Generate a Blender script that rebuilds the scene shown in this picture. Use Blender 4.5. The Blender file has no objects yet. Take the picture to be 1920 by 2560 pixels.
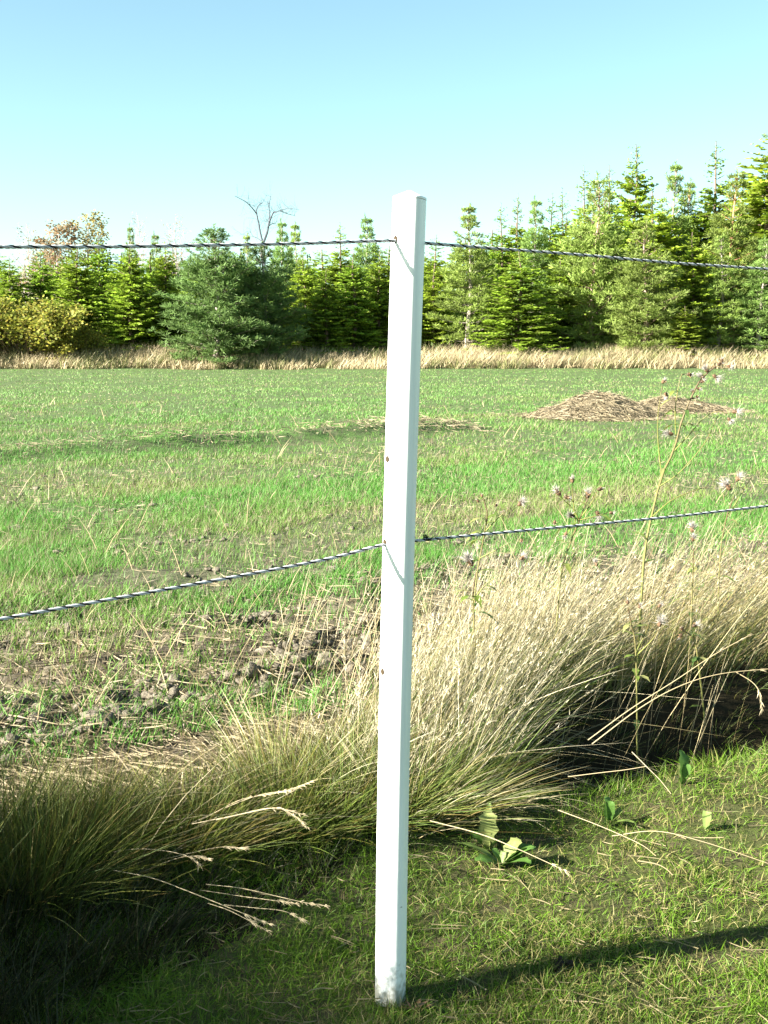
import bpy, math, random
import numpy as np
from mathutils import Vector

rng = np.random.default_rng(11)
random.seed(5)
SC = bpy.context.scene
COL = SC.collection

# ------------------------------------------------------------------ camera
CAMZ = 1.31
FPX = 3000.0                       # focal length in pixels of the 1920x2560 frame
PITCH = math.atan(410.0 / FPX)
cam_d = bpy.data.cameras.new("camera")
cam = bpy.data.objects.new("camera", cam_d)
COL.objects.link(cam)
cam.location = (0, 0, CAMZ)
cam.rotation_euler = (math.pi / 2 - PITCH, 0, 0)
cam_d.sensor_fit = 'VERTICAL'
cam_d.sensor_height = 36.0
cam_d.lens = FPX / 2560.0 * 36.0
cam_d.clip_start = 0.05
cam_d.clip_end = 3000
SC.camera = cam

# ------------------------------------------------------------------ sky + sun
SUN_EL = math.radians(26)
SUN_AZ = math.atan2(-0.94, -0.34)          # clockwise from +Y
sun_dir = Vector((math.sin(SUN_AZ) * math.cos(SUN_EL), math.cos(SUN_AZ) * math.cos(SUN_EL), math.sin(SUN_EL)))
W = bpy.data.worlds.new("World")
SC.world = W
W.use_nodes = True
nt = W.node_tree
for n in list(nt.nodes):
    nt.nodes.remove(n)
sky = nt.nodes.new("ShaderNodeTexSky")
sky.sky_type = 'NISHITA'
sky.sun_disc = False
sky.sun_elevation = SUN_EL
sky.sun_rotation = SUN_AZ % (2 * math.pi)
sky.altitude = 100
sky.air_density = 0.8
sky.dust_density = 0.7
sky.ozone_density = 0.5
tint = nt.nodes.new("ShaderNodeMix")
tint.data_type = 'RGBA'
tint.blend_type = 'MULTIPLY'
tint.inputs[0].default_value = 1.0
tint.inputs[7].default_value = (0.89, 1.05, 0.87, 1)
bg = nt.nodes.new("ShaderNodeBackground")
bg.inputs[1].default_value = 0.050
wo = nt.nodes.new("ShaderNodeOutputWorld")
nt.links.new(sky.outputs[0], tint.inputs[6])
nt.links.new(tint.outputs[2], bg.inputs[0])
nt.links.new(bg.outputs[0], wo.inputs[0])

sl = bpy.data.lights.new("sun", 'SUN')
sl.energy = 5.0
sl.angle = math.radians(0.5)
sl.color = (1.0, 0.95, 0.84)
so = bpy.data.objects.new("sun", sl)
COL.objects.link(so)
so.rotation_euler = sun_dir.to_track_quat('Z', 'Y').to_euler()

SC.view_settings.view_transform = 'Standard'
SC.view_settings.look = 'None'
SC.view_settings.gamma = 1
SC.view_settings.exposure = 2.6
try:
    SC.cycles.max_bounces = 6
    SC.cycles.diffuse_bounces = 3
    SC.cycles.transmission_bounces = 3
    SC.cycles.use_denoising = True
except Exception:
    pass

# ------------------------------------------------------------------ helpers
def ray(px, py):
    a = (px - 960.0) / FPX
    b = (1280.0 - py) / FPX
    c, s = math.cos(PITCH), math.sin(PITCH)
    return np.array([a, c + b * s, -s + b * c])

def at(px, py, Y):
    """the point at forward distance Y seen in that direction"""
    r = ray(px, py)
    return np.array([0, 0, CAMZ]) + r * (Y / r[1])

def gnd(px, py, z=0.0):
    r = ray(px, py)
    return np.array([0, 0, CAMZ]) + r * ((z - CAMZ) / r[2])

def _hash(ix, iy, s):
    h = (ix.astype(np.int64) * 374761393 + iy.astype(np.int64) * 668265263 + s * 1442695041) & 0xFFFFFFFF
    h = ((h ^ (h >> 13)) * 1274126177) & 0xFFFFFFFF
    h = h ^ (h >> 16)
    return (h & 0xFFFFFF) / float(0xFFFFFF)

def vn(x, y, s=0):
    x = np.asarray(x, float); y = np.asarray(y, float)
    ix = np.floor(x); iy = np.floor(y)
    fx = x - ix; fy = y - iy
    fx = fx * fx * (3 - 2 * fx); fy = fy * fy * (3 - 2 * fy)
    a = _hash(ix, iy, s); b = _hash(ix + 1, iy, s); c = _hash(ix, iy + 1, s); d = _hash(ix + 1, iy + 1, s)
    return (a * (1 - fx) + b * fx) * (1 - fy) + (c * (1 - fx) + d * fx) * fy

def fbm(x, y, s=0, o=4):
    t = 0; amp = 0.5; n = 0
    for k in range(o):
        t = t + amp * vn(x * 2 ** k, y * 2 ** k, s + k * 17); n += amp; amp *= 0.5
    return t / n

def sstep(a, b, x):
    t = np.clip((x - a) / (b - a), 0, 1)
    return t * t * (3 - 2 * t)

# the uncut strip runs parallel to the fence: u along it, v away from the lawn
P0 = np.array([0.04, 3.0])
DU = np.array([0.857, 0.515])
DV = np.array([-0.515, 0.857])

def uv_of(x, y):
    dx = x - P0[0]; dy = y - P0[1]
    return dx * DU[0] + dy * DU[1], dx * DV[0] + dy * DV[1]

def xy_of(u, v):
    return P0[0] + u * DU[0] + v * DV[0], P0[1] + u * DU[1] + v * DV[1]

RA = gnd(-300, 1160)[:2]
RB = gnd(1010, 1083)[:2]
RD = (RB - RA) / np.linalg.norm(RB - RA)

def windrow(x, y):
    """signed distance to the raked line of straw and position along it"""
    dx = x - RA[0]; dy = y - RA[1]
    al = dx * RD[0] + dy * RD[1]
    ac = -dx * RD[1] + dy * RD[0]
    ac = ac + 0.5 * (vn(al * 0.35, al * 0 + 3, 9) - 0.5)
    L = np.linalg.norm(RB - RA)
    w = sstep(-6, 0, al) * (1 - sstep(L - 1.0, L + 3, al))
    return ac, al, w

def H(x, y):
    x = np.asarray(x, float); y = np.asarray(y, float)
    u, v = uv_of(x, y)
    r = np.hypot(x, y)
    h = 0.06 * np.exp(-((v - 0.5) / 0.4) ** 2)
    h = h - 0.20 * sstep(0.35, 0.85, u) * np.exp(-((v - 0.32) / 0.20) ** 2)  # hollow under the right bank, sunk to deepen the shade there
    lawn = 1 - sstep(-0.1, 0.4, v)
    h = h + lawn * (fbm(x * 2.2, y * 2.2, 3, 3) - 0.5) * 0.06
    f = sstep(0.8, 1.6, v)
    near = 1 - sstep(6, 16, r)
    clod = np.abs(fbm(x * 5.5, y * 5.5, 21, 4) - 0.5) * 2
    h = h + f * (1 - .8 * sstep(2.6, 4.5, v)) * near * (0.14 * (fbm(x * 2.0, y * 2.0, 31, 3) - 0.5) + 0.13 * (0.45 - clod))
    h = h + f * (fbm(x * 0.25, y * 0.25, 41, 3) - 0.5) * 0.10 * sstep(5, 12, r)
    ac, al, w = windrow(x, y)
    h = h + w * 0.17 * np.exp(-(ac / 0.30) ** 2) * (0.5 + fbm(al * 1.2, ac * 1.2, 51, 3))
    h = h + 0.45 * sstep(72, 80, y)
    return h

def attr_mat(name, rough=0.65, transl=0.0, spec=0.25, vary=0.0, hue=0.0):
    m = bpy.data.materials.new(name); m.use_nodes = True
    t = m.node_tree
    b = t.nodes["Principled BSDF"]
    b.inputs["Roughness"].default_value = rough
    b.inputs["Specular IOR Level"].default_value = spec
    a = t.nodes.new("ShaderNodeAttribute"); a.attribute_name = "tone"
    src = a.outputs["Color"]
    if vary > 0:
        oi = t.nodes.new("ShaderNodeObjectInfo")
        hs = t.nodes.new("ShaderNodeHueSaturation")
        mr = t.nodes.new("ShaderNodeMapRange")
        mr.inputs[3].default_value = 1 - vary; mr.inputs[4].default_value = 1 + vary
        mh = t.nodes.new("ShaderNodeMapRange")
        mh.inputs[3].default_value = 0.5 - hue; mh.inputs[4].default_value = 0.5 + hue
        fr = t.nodes.new("ShaderNodeMath"); fr.operation = 'MULTIPLY'; fr.inputs[1].default_value = 7.31
        f2 = t.nodes.new("ShaderNodeMath"); f2.operation = 'FRACT'
        t.links.new(oi.outputs["Random"], mr.inputs[0])
        t.links.new(oi.outputs["Random"], fr.inputs[0]); t.links.new(fr.outputs[0], f2.inputs[0])
        t.links.new(f2.outputs[0], mh.inputs[0])
        t.links.new(mr.outputs[0], hs.inputs["Value"]); t.links.new(mh.outputs[0], hs.inputs["Hue"])
        t.links.new(src, hs.inputs["Color"]); src = hs.outputs[0]
    t.links.new(src, b.inputs["Base Color"])
    if transl > 0:
        tr = t.nodes.new("ShaderNodeBsdfTranslucent")
        t.links.new(src, tr.inputs[0])
        mx = t.nodes.new("ShaderNodeMixShader"); mx.inputs[0].default_value = transl
        t.links.new(b.outputs[0], mx.inputs[1]); t.links.new(tr.outputs[0], mx.inputs[2])
        t.links.new(mx.outputs[0], t.nodes["Material Output"].inputs[0])
    return m

def plain_mat(name, col, rough=0.6, spec=0.3, noise=0.0, scale=20, col2=None, bump=0.0):
    m = bpy.data.materials.new(name); m.use_nodes = True
    t = m.node_tree; b = t.nodes["Principled BSDF"]
    b.inputs["Roughness"].default_value = rough
    b.inputs["Specular IOR Level"].default_value = spec
    b.inputs["Base Color"].default_value = (*col, 1)
    if noise > 0 or bump > 0:
        tc = t.nodes.new("ShaderNodeTexCoord")
        nz = t.nodes.new("ShaderNodeTexNoise"); nz.inputs["Scale"].default_value = scale; nz.inputs["Detail"].default_value = 5
        t.links.new(tc.outputs["Object"], nz.inputs["Vector"])
        if noise > 0:
            cr = t.nodes.new("ShaderNodeValToRGB")
            c2 = col2 or tuple(c * (1 - noise) for c in col)
            cr.color_ramp.elements[0].color = (*c2, 1); cr.color_ramp.elements[1].color = (*col, 1)
            cr.color_ramp.elements[0].position = 0.35; cr.color_ramp.elements[1].position = 0.65
            t.links.new(nz.outputs[0], cr.inputs[0]); t.links.new(cr.outputs[0], b.inputs["Base Color"])
        if bump > 0:
            bp = t.nodes.new("ShaderNodeBump"); bp.inputs["Strength"].default_value = bump; bp.inputs["Distance"].default_value = 0.01
            t.links.new(nz.outputs[0], bp.inputs["Height"]); t.links.new(bp.outputs[0], b.inputs["Normal"])
    return m

def mesh_data(name, V, F, col=None, mats=(), smooth=False):
    V = np.asarray(V, np.float32).reshape(-1, 3); F = np.asarray(F, np.int32).reshape(-1, 3)
    me = bpy.data.meshes.new(name)
    me.vertices.add(len(V)); me.vertices.foreach_set("co", V.ravel())
    me.loops.add(F.size); me.loops.foreach_set("vertex_index", F.ravel())
    me.polygons.add(len(F)); me.polygons.foreach_set("loop_start", np.arange(0, F.size, 3, dtype=np.int32))
    if smooth:
        me.polygons.foreach_set("use_smooth", np.ones(len(F), bool))
    else:
        me.polygons.foreach_set("use_smooth", np.zeros(len(F), bool))
    if col is not None:
        a = me.color_attributes.new("tone", 'FLOAT_COLOR', 'POINT')
        c = np.ones((len(V), 4), np.float32); c[:, :3] = col
        a.data.foreach_set("color", c.ravel())
    me.update(calc_edges=True)
    for m in mats:
        me.materials.append(m)
    return me

def link(name, me, parent=None, kind=None):
    o = bpy.data.objects.new(name, me); COL.objects.link(o)
    if parent is not None:
        o.parent = parent
    if kind:
        o["kind"] = kind
    return o

def thing(name, label, cat, loc=(0, 0, 0), group=None):
    o = bpy.data.objects.new(name, None); COL.objects.link(o)
    o.empty_display_size = 0.1
    o.location = tuple(float(c) for c in loc)
    o["label"] = label; o["category"] = cat
    if group:
        o["group"] = group
    return o

def tag(o, label, cat=None, group=None, kind=None):
    if label: o["label"] = label
    if cat: o["category"] = cat
    if group: o["group"] = group
    if kind: o["kind"] = kind
    return o

def norm(a):
    return a / np.maximum(np.linalg.norm(a, axis=-1, keepdims=True), 1e-9)

class Soup:
    def __init__(s):
        s.V = []; s.F = []; s.C = []; s.n = 0
    def add(s, V, F, C):
        V = np.asarray(V, float).reshape(-1, 3)
        C = np.broadcast_to(np.asarray(C, float), (len(V), 3))
        s.V.append(V); s.F.append(np.asarray(F, int).reshape(-1, 3) + s.n); s.C.append(C); s.n += len(V)
    def mesh(s, name, mat, smooth=False):
        return mesh_data(name, np.concatenate(s.V), np.concatenate(s.F), np.concatenate(s.C), [mat], smooth)

def ribbons(soup, P, D, L, Wd, bend, segs, c0, c1, taper=0.0, side=None, mid=None):
    """P,D,bend (n,3); L,Wd (n,); a tapering strip along P + D*L*t + bend*L*t^2"""
    P = np.asarray(P, float); n = len(P)
    if n == 0: return
    D = np.asarray(D, float); L = np.broadcast_to(L, (n,)); Wd = np.broadcast_to(Wd, (n,))
    bend = np.broadcast_to(bend, (n, 3)); c0 = np.broadcast_to(c0, (n, 3)); c1 = np.broadcast_to(c1, (n, 3))
    if side is None:
        a = rng.uniform(0, 2 * np.pi, n)
        rv = np.stack([np.cos(a), np.sin(a), np.zeros(n)], 1)
        side = norm(np.cross(D + 0.5 * bend, rv) + 1e-6)
    ts = np.linspace(0, 1, segs + 1)
    V = np.zeros((n, 2 * segs + 1, 3)); C = np.zeros((n, 2 * segs + 1, 3))
    for k, t in enumerate(ts):
        c = P + D * (L * t)[:, None] + bend * (L * t * t)[:, None]
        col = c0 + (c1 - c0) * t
        if k < segs:
            w = Wd * 0.5 * (1 - (1 - taper) * t ** 1.5)
            V[:, 2 * k] = c - side * w[:, None]; V[:, 2 * k + 1] = c + side * w[:, None]
            C[:, 2 * k] = col; C[:, 2 * k + 1] = col
        else:
            V[:, 2 * k] = c; C[:, 2 * k] = col
    F = []
    for k in range(segs - 1):
        a = 2 * k
        F += [[a, a + 1, a + 3], [a, a + 3, a + 2]]
    a = 2 * (segs - 1); F.append([a, a + 1, a + 2])
    F = np.array(F)
    FF = (F[None] + (np.arange(n) * (2 * segs + 1))[:, None, None]).reshape(-1, 3)
    soup.add(V.reshape(-1, 3), FF, C.reshape(-1, 3))

def tube(soup, pts, rad, col, sides=6, cap=True):
    pts = np.asarray(pts, float); n = len(pts)
    rad = np.broadcast_to(rad, (n,)); col = np.broadcast_to(np.asarray(col, float), (n, 3))
    tan = norm(np.gradient(pts, axis=0))
    ref = np.array([0, 0, 1.0]) if abs(tan[:, 2]).mean() < 0.8 else np.array([1.0, 0, 0])
    a = norm(np.cross(tan, ref)); b = np.cross(tan, a)
    an = np.linspace(0, 2 * np.pi, sides, endpoint=False)
    V = pts[:, None] + rad[:, None, None] * (a[:, None] * np.cos(an)[None, :, None] + b[:, None] * np.sin(an)[None, :, None])
    C = np.repeat(col[:, None], sides, 1)
    F = []
    for i in range(n - 1):
        for k in range(sides):
            p = i * sides + k; q = i * sides + (k + 1) % sides
            F += [[p, q, q + sides], [p, q + sides, p + sides]]
    V = V.reshape(-1, 3); C = C.reshape(-1, 3)
    if cap:
        V = np.concatenate([V, pts[:1], pts[-1:]]); C = np.concatenate([C, col[:1], col[-1:]])
        m = n * sides
        for k in range(sides):
            F.append([m, (k + 1) % sides, k])
            F.append([m + 1, (n - 1) * sides + k, (n - 1) * sides + (k + 1) % sides])
    soup.add(V, F, C)

def smooth_path(pts, n):
    """Catmull-Rom through pts"""
    p = np.asarray(pts, float)
    p = np.concatenate([2 * p[:1] - p[1:2], p, 2 * p[-1:] - p[-2:-1]])
    m = len(p) - 3
    out = []
    for t in np.linspace(0, m - 1e-6, n):
        i = int(t); f = t - i
        a, b, c, d = p[i], p[i + 1], p[i + 2], p[i + 3]
        out.append(0.5 * ((2 * b) + (-a + c) * f + (2 * a - 5 * b + 4 * c - d) * f * f + (-a + 3 * b - 3 * c + d) * f ** 3))
    return np.array(out)

# ------------------------------------------------------------------ ground (lawn, strip and field share one polar sheet)
def ground_mat(name, kind):
    m = bpy.data.materials.new(name); m.use_nodes = True
    t = m.node_tree; b = t.nodes["Principled BSDF"]
    b.inputs["Roughness"].default_value = 0.9; b.inputs["Specular IOR Level"].default_value = 0.1
    g = t.nodes.new("ShaderNodeNewGeometry")
    def noise(sc, det=6, rough=0.6):
        n = t.nodes.new("ShaderNodeTexNoise"); n.inputs["Scale"].default_value = sc
        n.inputs["Detail"].default_value = det; n.inputs["Roughness"].default_value = rough
        t.links.new(g.outputs["Position"], n.inputs["Vector"]); return n
    def ramp(src, p0, c0, p1, c1):
        r = t.nodes.new("ShaderNodeValToRGB")
        r.color_ramp.elements[0].position = p0; r.color_ramp.elements[0].color = (*c0, 1)
        r.color_ramp.elements[1].position = p1; r.color_ramp.elements[1].color = (*c1, 1)
        t.links.new(src.outputs[0], r.inputs[0]); return r
    def mix(f, a, c):
        x = t.nodes.new("ShaderNodeMix"); x.data_type = 'RGBA'
        t.links.new(f.outputs[0], x.inputs[0]); t.links.new(a.outputs[0] if a.bl_idname != "ShaderNodeMix" else a.outputs[2], x.inputs[6])
        t.links.new(c.outputs[0], x.inputs[7]); return x
    if kind == 'field':
        soil = ramp(noise(14, 8, 0.7), 0.35, (0.045, 0.037, 0.027), 0.7, (0.145, 0.122, 0.09))
        green = ramp(noise(45, 6, 0.8), 0.35, (0.03, 0.075, 0.014), 0.65, (0.085, 0.18, 0.036))
        f = ramp(noise(2.5, 12, 0.85), 0.38, (0.05, 0.05, 0.05), 0.58, (0.85, 0.85, 0.85))
        dv = t.nodes.new("ShaderNodeVectorMath"); dv.operation = 'DOT_PRODUCT'; dv.inputs[1].default_value = (DV[0], DV[1], 0)
        t.links.new(g.outputs["Position"], dv.inputs[0])
        mr = t.nodes.new("ShaderNodeMapRange"); mr.inputs[1].default_value = float(P0 @ DV) + 2.0; mr.inputs[2].default_value = float(P0 @ DV) + 7.0
        t.links.new(dv.outputs["Value"], mr.inputs[0])
        mm = t.nodes.new("ShaderNodeMath"); mm.operation = 'MULTIPLY'
        t.links.new(mr.outputs[0], mm.inputs[0]); t.links.new(f.outputs[0], mm.inputs[1])
        x = mix(mm, soil, green)
    else:
        soil = ramp(noise(30, 8, 0.7), 0.3, (0.04, 0.035, 0.018), 0.7, (0.09, 0.078, 0.04))
        green = ramp(noise(40, 6, 0.7), 0.3, (0.03, 0.055, 0.008), 0.7, (0.07, 0.09, 0.02))
        f = ramp(noise(7, 6, 0.7), 0.4, (0, 0, 0), 0.6, (0.8, 0.8, 0.8))
        x = mix(f, soil, green)
    t.links.new(x.outputs[2], b.inputs["Base Color"])
    nb = noise(60, 6, 0.7)
    bp = t.nodes.new("ShaderNodeBump"); bp.inputs["Strength"].default_value = 0.6; bp.inputs["Distance"].default_value = 0.02
    t.links.new(nb.outputs[0], bp.inputs["Height"]); t.links.new(bp.outputs[0], b.inputs["Normal"])
    return m

th = np.concatenate([np.linspace(-math.pi, -0.55, 40, endpoint=False), np.linspace(-0.55, 0.55, 280, endpoint=False), np.linspace(0.55, math.pi, 40, endpoint=False)])
rr = np.concatenate([[0.25, 0.6, 1.0, 1.4], np.geomspace(1.8, 14, 230), np.geomspace(14.3, 110, 90), np.geomspace(120, 900, 14)])
TH, RR = np.meshgrid(th, rr)
GX = RR * np.sin(TH); GY = RR * np.cos(TH)
GZ = H(GX, GY)
GV = np.stack([GX, GY, GZ], -1).reshape(-1, 3)
nT = len(th); nR = len(rr)
i, j = np.meshgrid(np.arange(nR - 1), np.arange(nT), indexing='ij')
j2 = (j + 1) % nT
q = np.stack([i * nT + j, i * nT + j2, (i + 1) * nT + j2, (i + 1) * nT + j], -1).reshape(-1, 4)
GF = np.concatenate([q[:, [0, 2, 1]], q[:, [0, 3, 2]]])
cen = GV[GF].mean(1)
vv = uv_of(cen[:, 0], cen[:, 1])[1]
fan = np.stack([np.full(nT, len(GV)), np.arange(nT), (np.arange(nT) + 1) % nT], -1)[:, [0, 2, 1]]
GV2 = np.concatenate([GV, [[0, 0, float(H(0.0, 0.0))]]])
def sub(F):
    idx, inv = np.unique(F.ravel(), return_inverse=True)
    return GV2[idx], inv.reshape(-1, 3)
uu = uv_of(cen[:, 0], cen[:, 1])[0]
vfront = np.interp(uu, [-3, -1.2, -.8, -.5, -.05], [-.7, -.5, -.30, -.20, .05])  # front edge drawn round the lower-left shadow, which the dark earth deepens
in_verge = (vv > vfront) & (vv < np.interp(uu, [-3, -.6, .2, .8, 4], [.5, .4, .6, 1.1, 1.3])) & (np.abs(uu) < 12)
Vl, Fl = sub(np.concatenate([GF[(vv < .3) & ~in_verge], fan]))
o = link("lawn", mesh_data("lawn", Vl, Fl, None, [ground_mat("lawn_thatch", 'lawn')], True), kind='structure')
tag(o, "mown lawn in front of the fence, yellowish green with straw thatch")
Vf, Ff = sub(GF[~in_verge & ~(vv < .3)])
o = link("field", mesh_data("field", Vf, Ff, None, [ground_mat("field_soil", 'field')], True), kind='structure')
tag(o, "broad field with grey soil and straw between young green shoots")

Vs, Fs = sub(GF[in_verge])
o = link("verge_ground", mesh_data("verge_ground", Vs, Fs, None, [plain_mat("shade_dark_earth", (.030, .024, .013), .95, .05, .6, 25, (.012, .010, .006), .6)], True), kind='structure')  # earth coloured near black to deepen the shade under the grass
tag(o, "earth under the uncut grass between lawn and field, coloured dark for its shade")
# ------------------------------------------------------------------ materials
M_blade = attr_mat("grass_blade", 0.55, 0.30, 0.3)
M_straw = attr_mat("dry_straw", 0.6, 0.15, 0.3)
M_leaf = attr_mat("foliage", 0.6, 0.45, 0.25, 0.16, 0.012)
M_bark = attr_mat("bark", 0.85, 0.0, 0.1)
M_clod = plain_mat("soil_clod", (0.165, 0.145, 0.112), 0.95, 0.05, 0.5, 60, (0.08, 0.068, 0.052), 1.0)
M_stem = attr_mat("weed_stem", 0.6, 0.1, 0.3)

# ------------------------------------------------------------------ field shoots
def field_points(n, dmin, dmax, half=0.42):
    d = 1.0 / rng.uniform(1 / dmax, 1 / dmin, n)
    a = rng.uniform(-half, half, n)
    return d * np.sin(a), d * np.cos(a), d

def grassy(x, y):
    """how thick the shoots stand"""
    u, v = uv_of(x, y)
    ac, al, w = windrow(x, y)
    qa = x * RD[0] + y * RD[1]; qc = -x * RD[1] + y * RD[0]
    stripes = fbm(qa * .12, qc * .9, 82, 4)
    dens = -1.2 * np.clip(stripes - .52, 0, .3) * 3 + 0.20 + 1.2 * sstep(0.36, 0.62, fbm(x * 0.9, y * 0.55, 61, 5))
    dens = dens * (0.14 + 0.86 * sstep(1.5, 4.0, v + 1.6 * (fbm(x * 1.5, y * 1.5, 62, 3) - .5)))
    dens = dens * (1 - 0.75 * w * np.exp(-((ac - 0.15) / 0.45) ** 2))
    return np.clip(dens, 0.05 + .17 * sstep(2, 7, v), 1)

NF = 470000
x, y, d = field_points(NF, 3.0, 76)
x2, y2, d2 = field_points(260000, 7.0, 76)
x = np.concatenate([x, x2]); y = np.concatenate([y, y2]); d = np.concatenate([d, d2]); NF = len(x)
u, v = uv_of(x, y)
keep = (v > 1.1) & (rng.uniform(0, 1, NF) < grassy(x, y)) & (y < 74.2 + rng.normal(0, .4, NF))
x, y, d = x[keep], y[keep], d[keep]
n = len(x)
z = H(x, y)
# shoots grow in small tufts: near ones get pulled to shared bases
tall = rng.uniform(0.035, 0.09, n) * (0.75 + 0.5 * vn(x * 2, y * 2, 71))
wd = np.maximum(rng.uniform(0.003, 0.0055, n), d * 0.00055)
ang = rng.uniform(0, 2 * np.pi, n)
lean = rng.uniform(0.1, 0.75, n)
D = np.stack([np.cos(ang) * lean * 0.6 + 0.12, np.sin(ang) * lean * 0.6 + 0.04, np.ones(n)], 1); D = norm(D)
bend = np.stack([np.cos(ang) * lean * 0.6, np.sin(ang) * lean * 0.6, -0.25 * lean], 1)
g = rng.uniform(0, 1, n)[:, None]
qa = x * RD[0] + y * RD[1]; qc = -x * RD[1] + y * RD[0]
pat = (.4 * fbm(x * 0.35, y * 0.35, 81, 4) + .6 * fbm(qa * .12, qc * .9, 82, 4))[:, None]
fr = sstep(8, 40, d)[:, None]
c1 = np.array([0.080, 0.225, 0.030]) * (0.7 + 0.6 * g) * (1 - fr) + np.array([0.135, 0.265, 0.062]) * (.8 + .4 * g) * fr + np.array([0.12, 0.03, 0.02]) * np.clip(pat - 0.47, 0, 1) * 3
dry = (rng.uniform(0, 1, n) < 0.20 - .10 * fr[:, 0] + 1.6 * np.clip(pat[:, 0] - .48, 0, .3))
c1[dry] = np.array([0.28, 0.235, 0.15]) * rng.uniform(0.6, 1.1, (dry.sum(), 1))
c0 = c1 * np.array([0.85, 0.8, 0.8])
s = Soup()
near = d < 6.5
ribbons(s, np.stack([x, y, z - 0.005], 1)[near], D[near], tall[near], wd[near], bend[near], 3, c0[near], c1[near])
far = ~near
ribbons(s, np.stack([x, y, z - 0.005], 1)[far], D[far], tall[far], wd[far], bend[far], 1, c0[far], c1[far])
o = link("young_field_grass", s.mesh("young_field_grass", M_blade), kind='stuff')
tag(o, "young green cereal shoots with dry stubble growing across the field")

# loose straw and dead stalks lying on the field
s = Soup()
NS = 42000
x, y, d = field_points(NS, 3.0, 60)
u, v = uv_of(x, y)
ac, al, w = windrow(x, y)
dens = 0.22 + .5 * np.exp(-((v - 2.0) / .9) ** 2) + 0.6 * (fbm(x * 0.8, y * 0.5, 91, 4) > 0.56) + 1.3 * np.exp(-((v - 1.1) / 0.6) ** 2)
keep = (v > np.where(u < .3, 0.42, 1.05)) & (rng.uniform(0, 1, NS) < dens)
x, y, d = x[keep], y[keep], d[keep]
def lay(x, y, d, lo, hi, up=0.12, dz=0.012):
    n = len(x)
    a = rng.uniform(0, 2 * np.pi, n)
    D = norm(np.stack([np.cos(a), np.sin(a), rng.normal(0, up, n)], 1))
    L = rng.uniform(lo, hi, n)
    c = np.array([0.25, 0.205, 0.13]) * rng.uniform(0.5, 1.2, (n, 1)) * np.array([1, 1, 1]) 
    bend = np.stack([rng.normal(0, .2, n), rng.normal(0, .2, n), rng.normal(0, .05, n)], 1)
    ribbons(s, np.stack([x, y, H(x, y) + dz * rng.uniform(0.2, 1.5, n)], 1), D, L, np.maximum(rng.uniform(.003, .006, n), d * 0.0006), bend, 2, c, c * 1.05, 0.6)
k = d < 7
lay(x[k], y[k], d[k], 0.03, 0.17)
lay(x[~k], y[~k], d[~k] * .7, 0.03, 0.13)
# straw raked into the line
n = 6000
al = rng.uniform(-5, np.linalg.norm(RB - RA) + 1.5, n)
ac = rng.normal(0.05, 0.25, n)
x = RA[0] + RD[0] * al - RD[1] * ac; y = RA[1] + RD[1] * al + RD[0] * ac
k = rng.uniform(0, 1, n) < .25 + 1.2 * np.clip(fbm(al * 0.8, ac * 0 + 2, 95, 3) - .35, 0, 1)
lay(x[k], y[k], np.hypot(x, y)[k] * .7, 0.06, 0.26, 0.25, 0.05)
# upright dead stalks
x, y, d = field_points(700, 3.6, 30)
u, v = uv_of(x, y)
k = v > 1.2
x, y, d = x[k], y[k], d[k]; n = len(x)
a = rng.uniform(0, 6.28, n)
ribbons(s, np.stack([x, y, H(x, y)], 1), norm(np.stack([np.cos(a) * .5, np.sin(a) * .5, np.ones(n)], 1)), rng.uniform(.12, .35, n), np.maximum(.004, d * 0.0006), np.stack([np.cos(a) * .2, np.sin(a) * .2, -.05 * np.ones(n)], 1), 2, (0.24, 0.18, 0.10), (0.31, 0.25, 0.15), 0.5)
o = link("loose_straw", s.mesh("loose_straw", M_straw), kind='stuff')
tag(o, "dry straw and dead stalks lying on the field soil")

# clods of turned soil near the strip
ICO_V = None
def ico():
    p = (1 + 5 ** .5) / 2
    V = np.array([[-1, p, 0], [1, p, 0], [-1, -p, 0], [1, -p, 0], [0, -1, p], [0, 1, p], [0, -1, -p], [0, 1, -p], [p, 0, -1], [p, 0, 1], [-p, 0, -1], [-p, 0, 1]], float)
    F = [[0, 11, 5], [0, 5, 1], [0, 1, 7], [0, 7, 10], [0, 10, 11], [1, 5, 9], [5, 11, 4], [11, 10, 2], [10, 7, 6], [7, 1, 8], [3, 9, 4], [3, 4, 2], [3, 2, 6], [3, 6, 8], [3, 8, 9], [4, 9, 5], [2, 4, 11], [6, 2, 10], [8, 6, 7], [9, 8, 1]]
    V = list(norm(V)); F2 = []; mid = {}
    def m(a, b):
        k = (min(a, b), max(a, b))
        if k not in mid:
            w = V[a] + V[b]; V.append(w / np.linalg.norm(w)); mid[k] = len(V) - 1
        return mid[k]
    for a, b, c in F:
        ab, bc, ca = m(a, b), m(b, c), m(c, a)
        F2 += [[a, ab, ca], [b, bc, ab], [c, ca, bc], [ab, bc, ca]]
    return np.array(V), np.array(F2)
IV, IF = ico()
IF0 = np.array([[0, 11, 5], [0, 5, 1], [0, 1, 7], [0, 7, 10], [0, 10, 11], [1, 5, 9], [5, 11, 4], [11, 10, 2], [10, 7, 6], [7, 1, 8], [3, 9, 4], [3, 4, 2], [3, 2, 6], [3, 6, 8], [3, 8, 9], [4, 9, 5], [2, 4, 11], [6, 2, 10], [8, 6, 7], [9, 8, 1]])
s = Soup()
NC = 115000
x, y, d = field_points(NC, 3.2, 13)
u, v = uv_of(x, y)
dens = (fbm((x * RD[0] + y * RD[1]) * .8, (-x * RD[1] + y * RD[0]) * 2.4, 101, 4) > 0.475) * (1.5 * np.exp(-((v - 1.7) / 0.9) ** 2) + 0.12) * sstep(0.9, 1.3, v)
k = rng.uniform(0, 1, NC) < dens
x, y = x[k], y[k]
zz = H(x, y)
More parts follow.
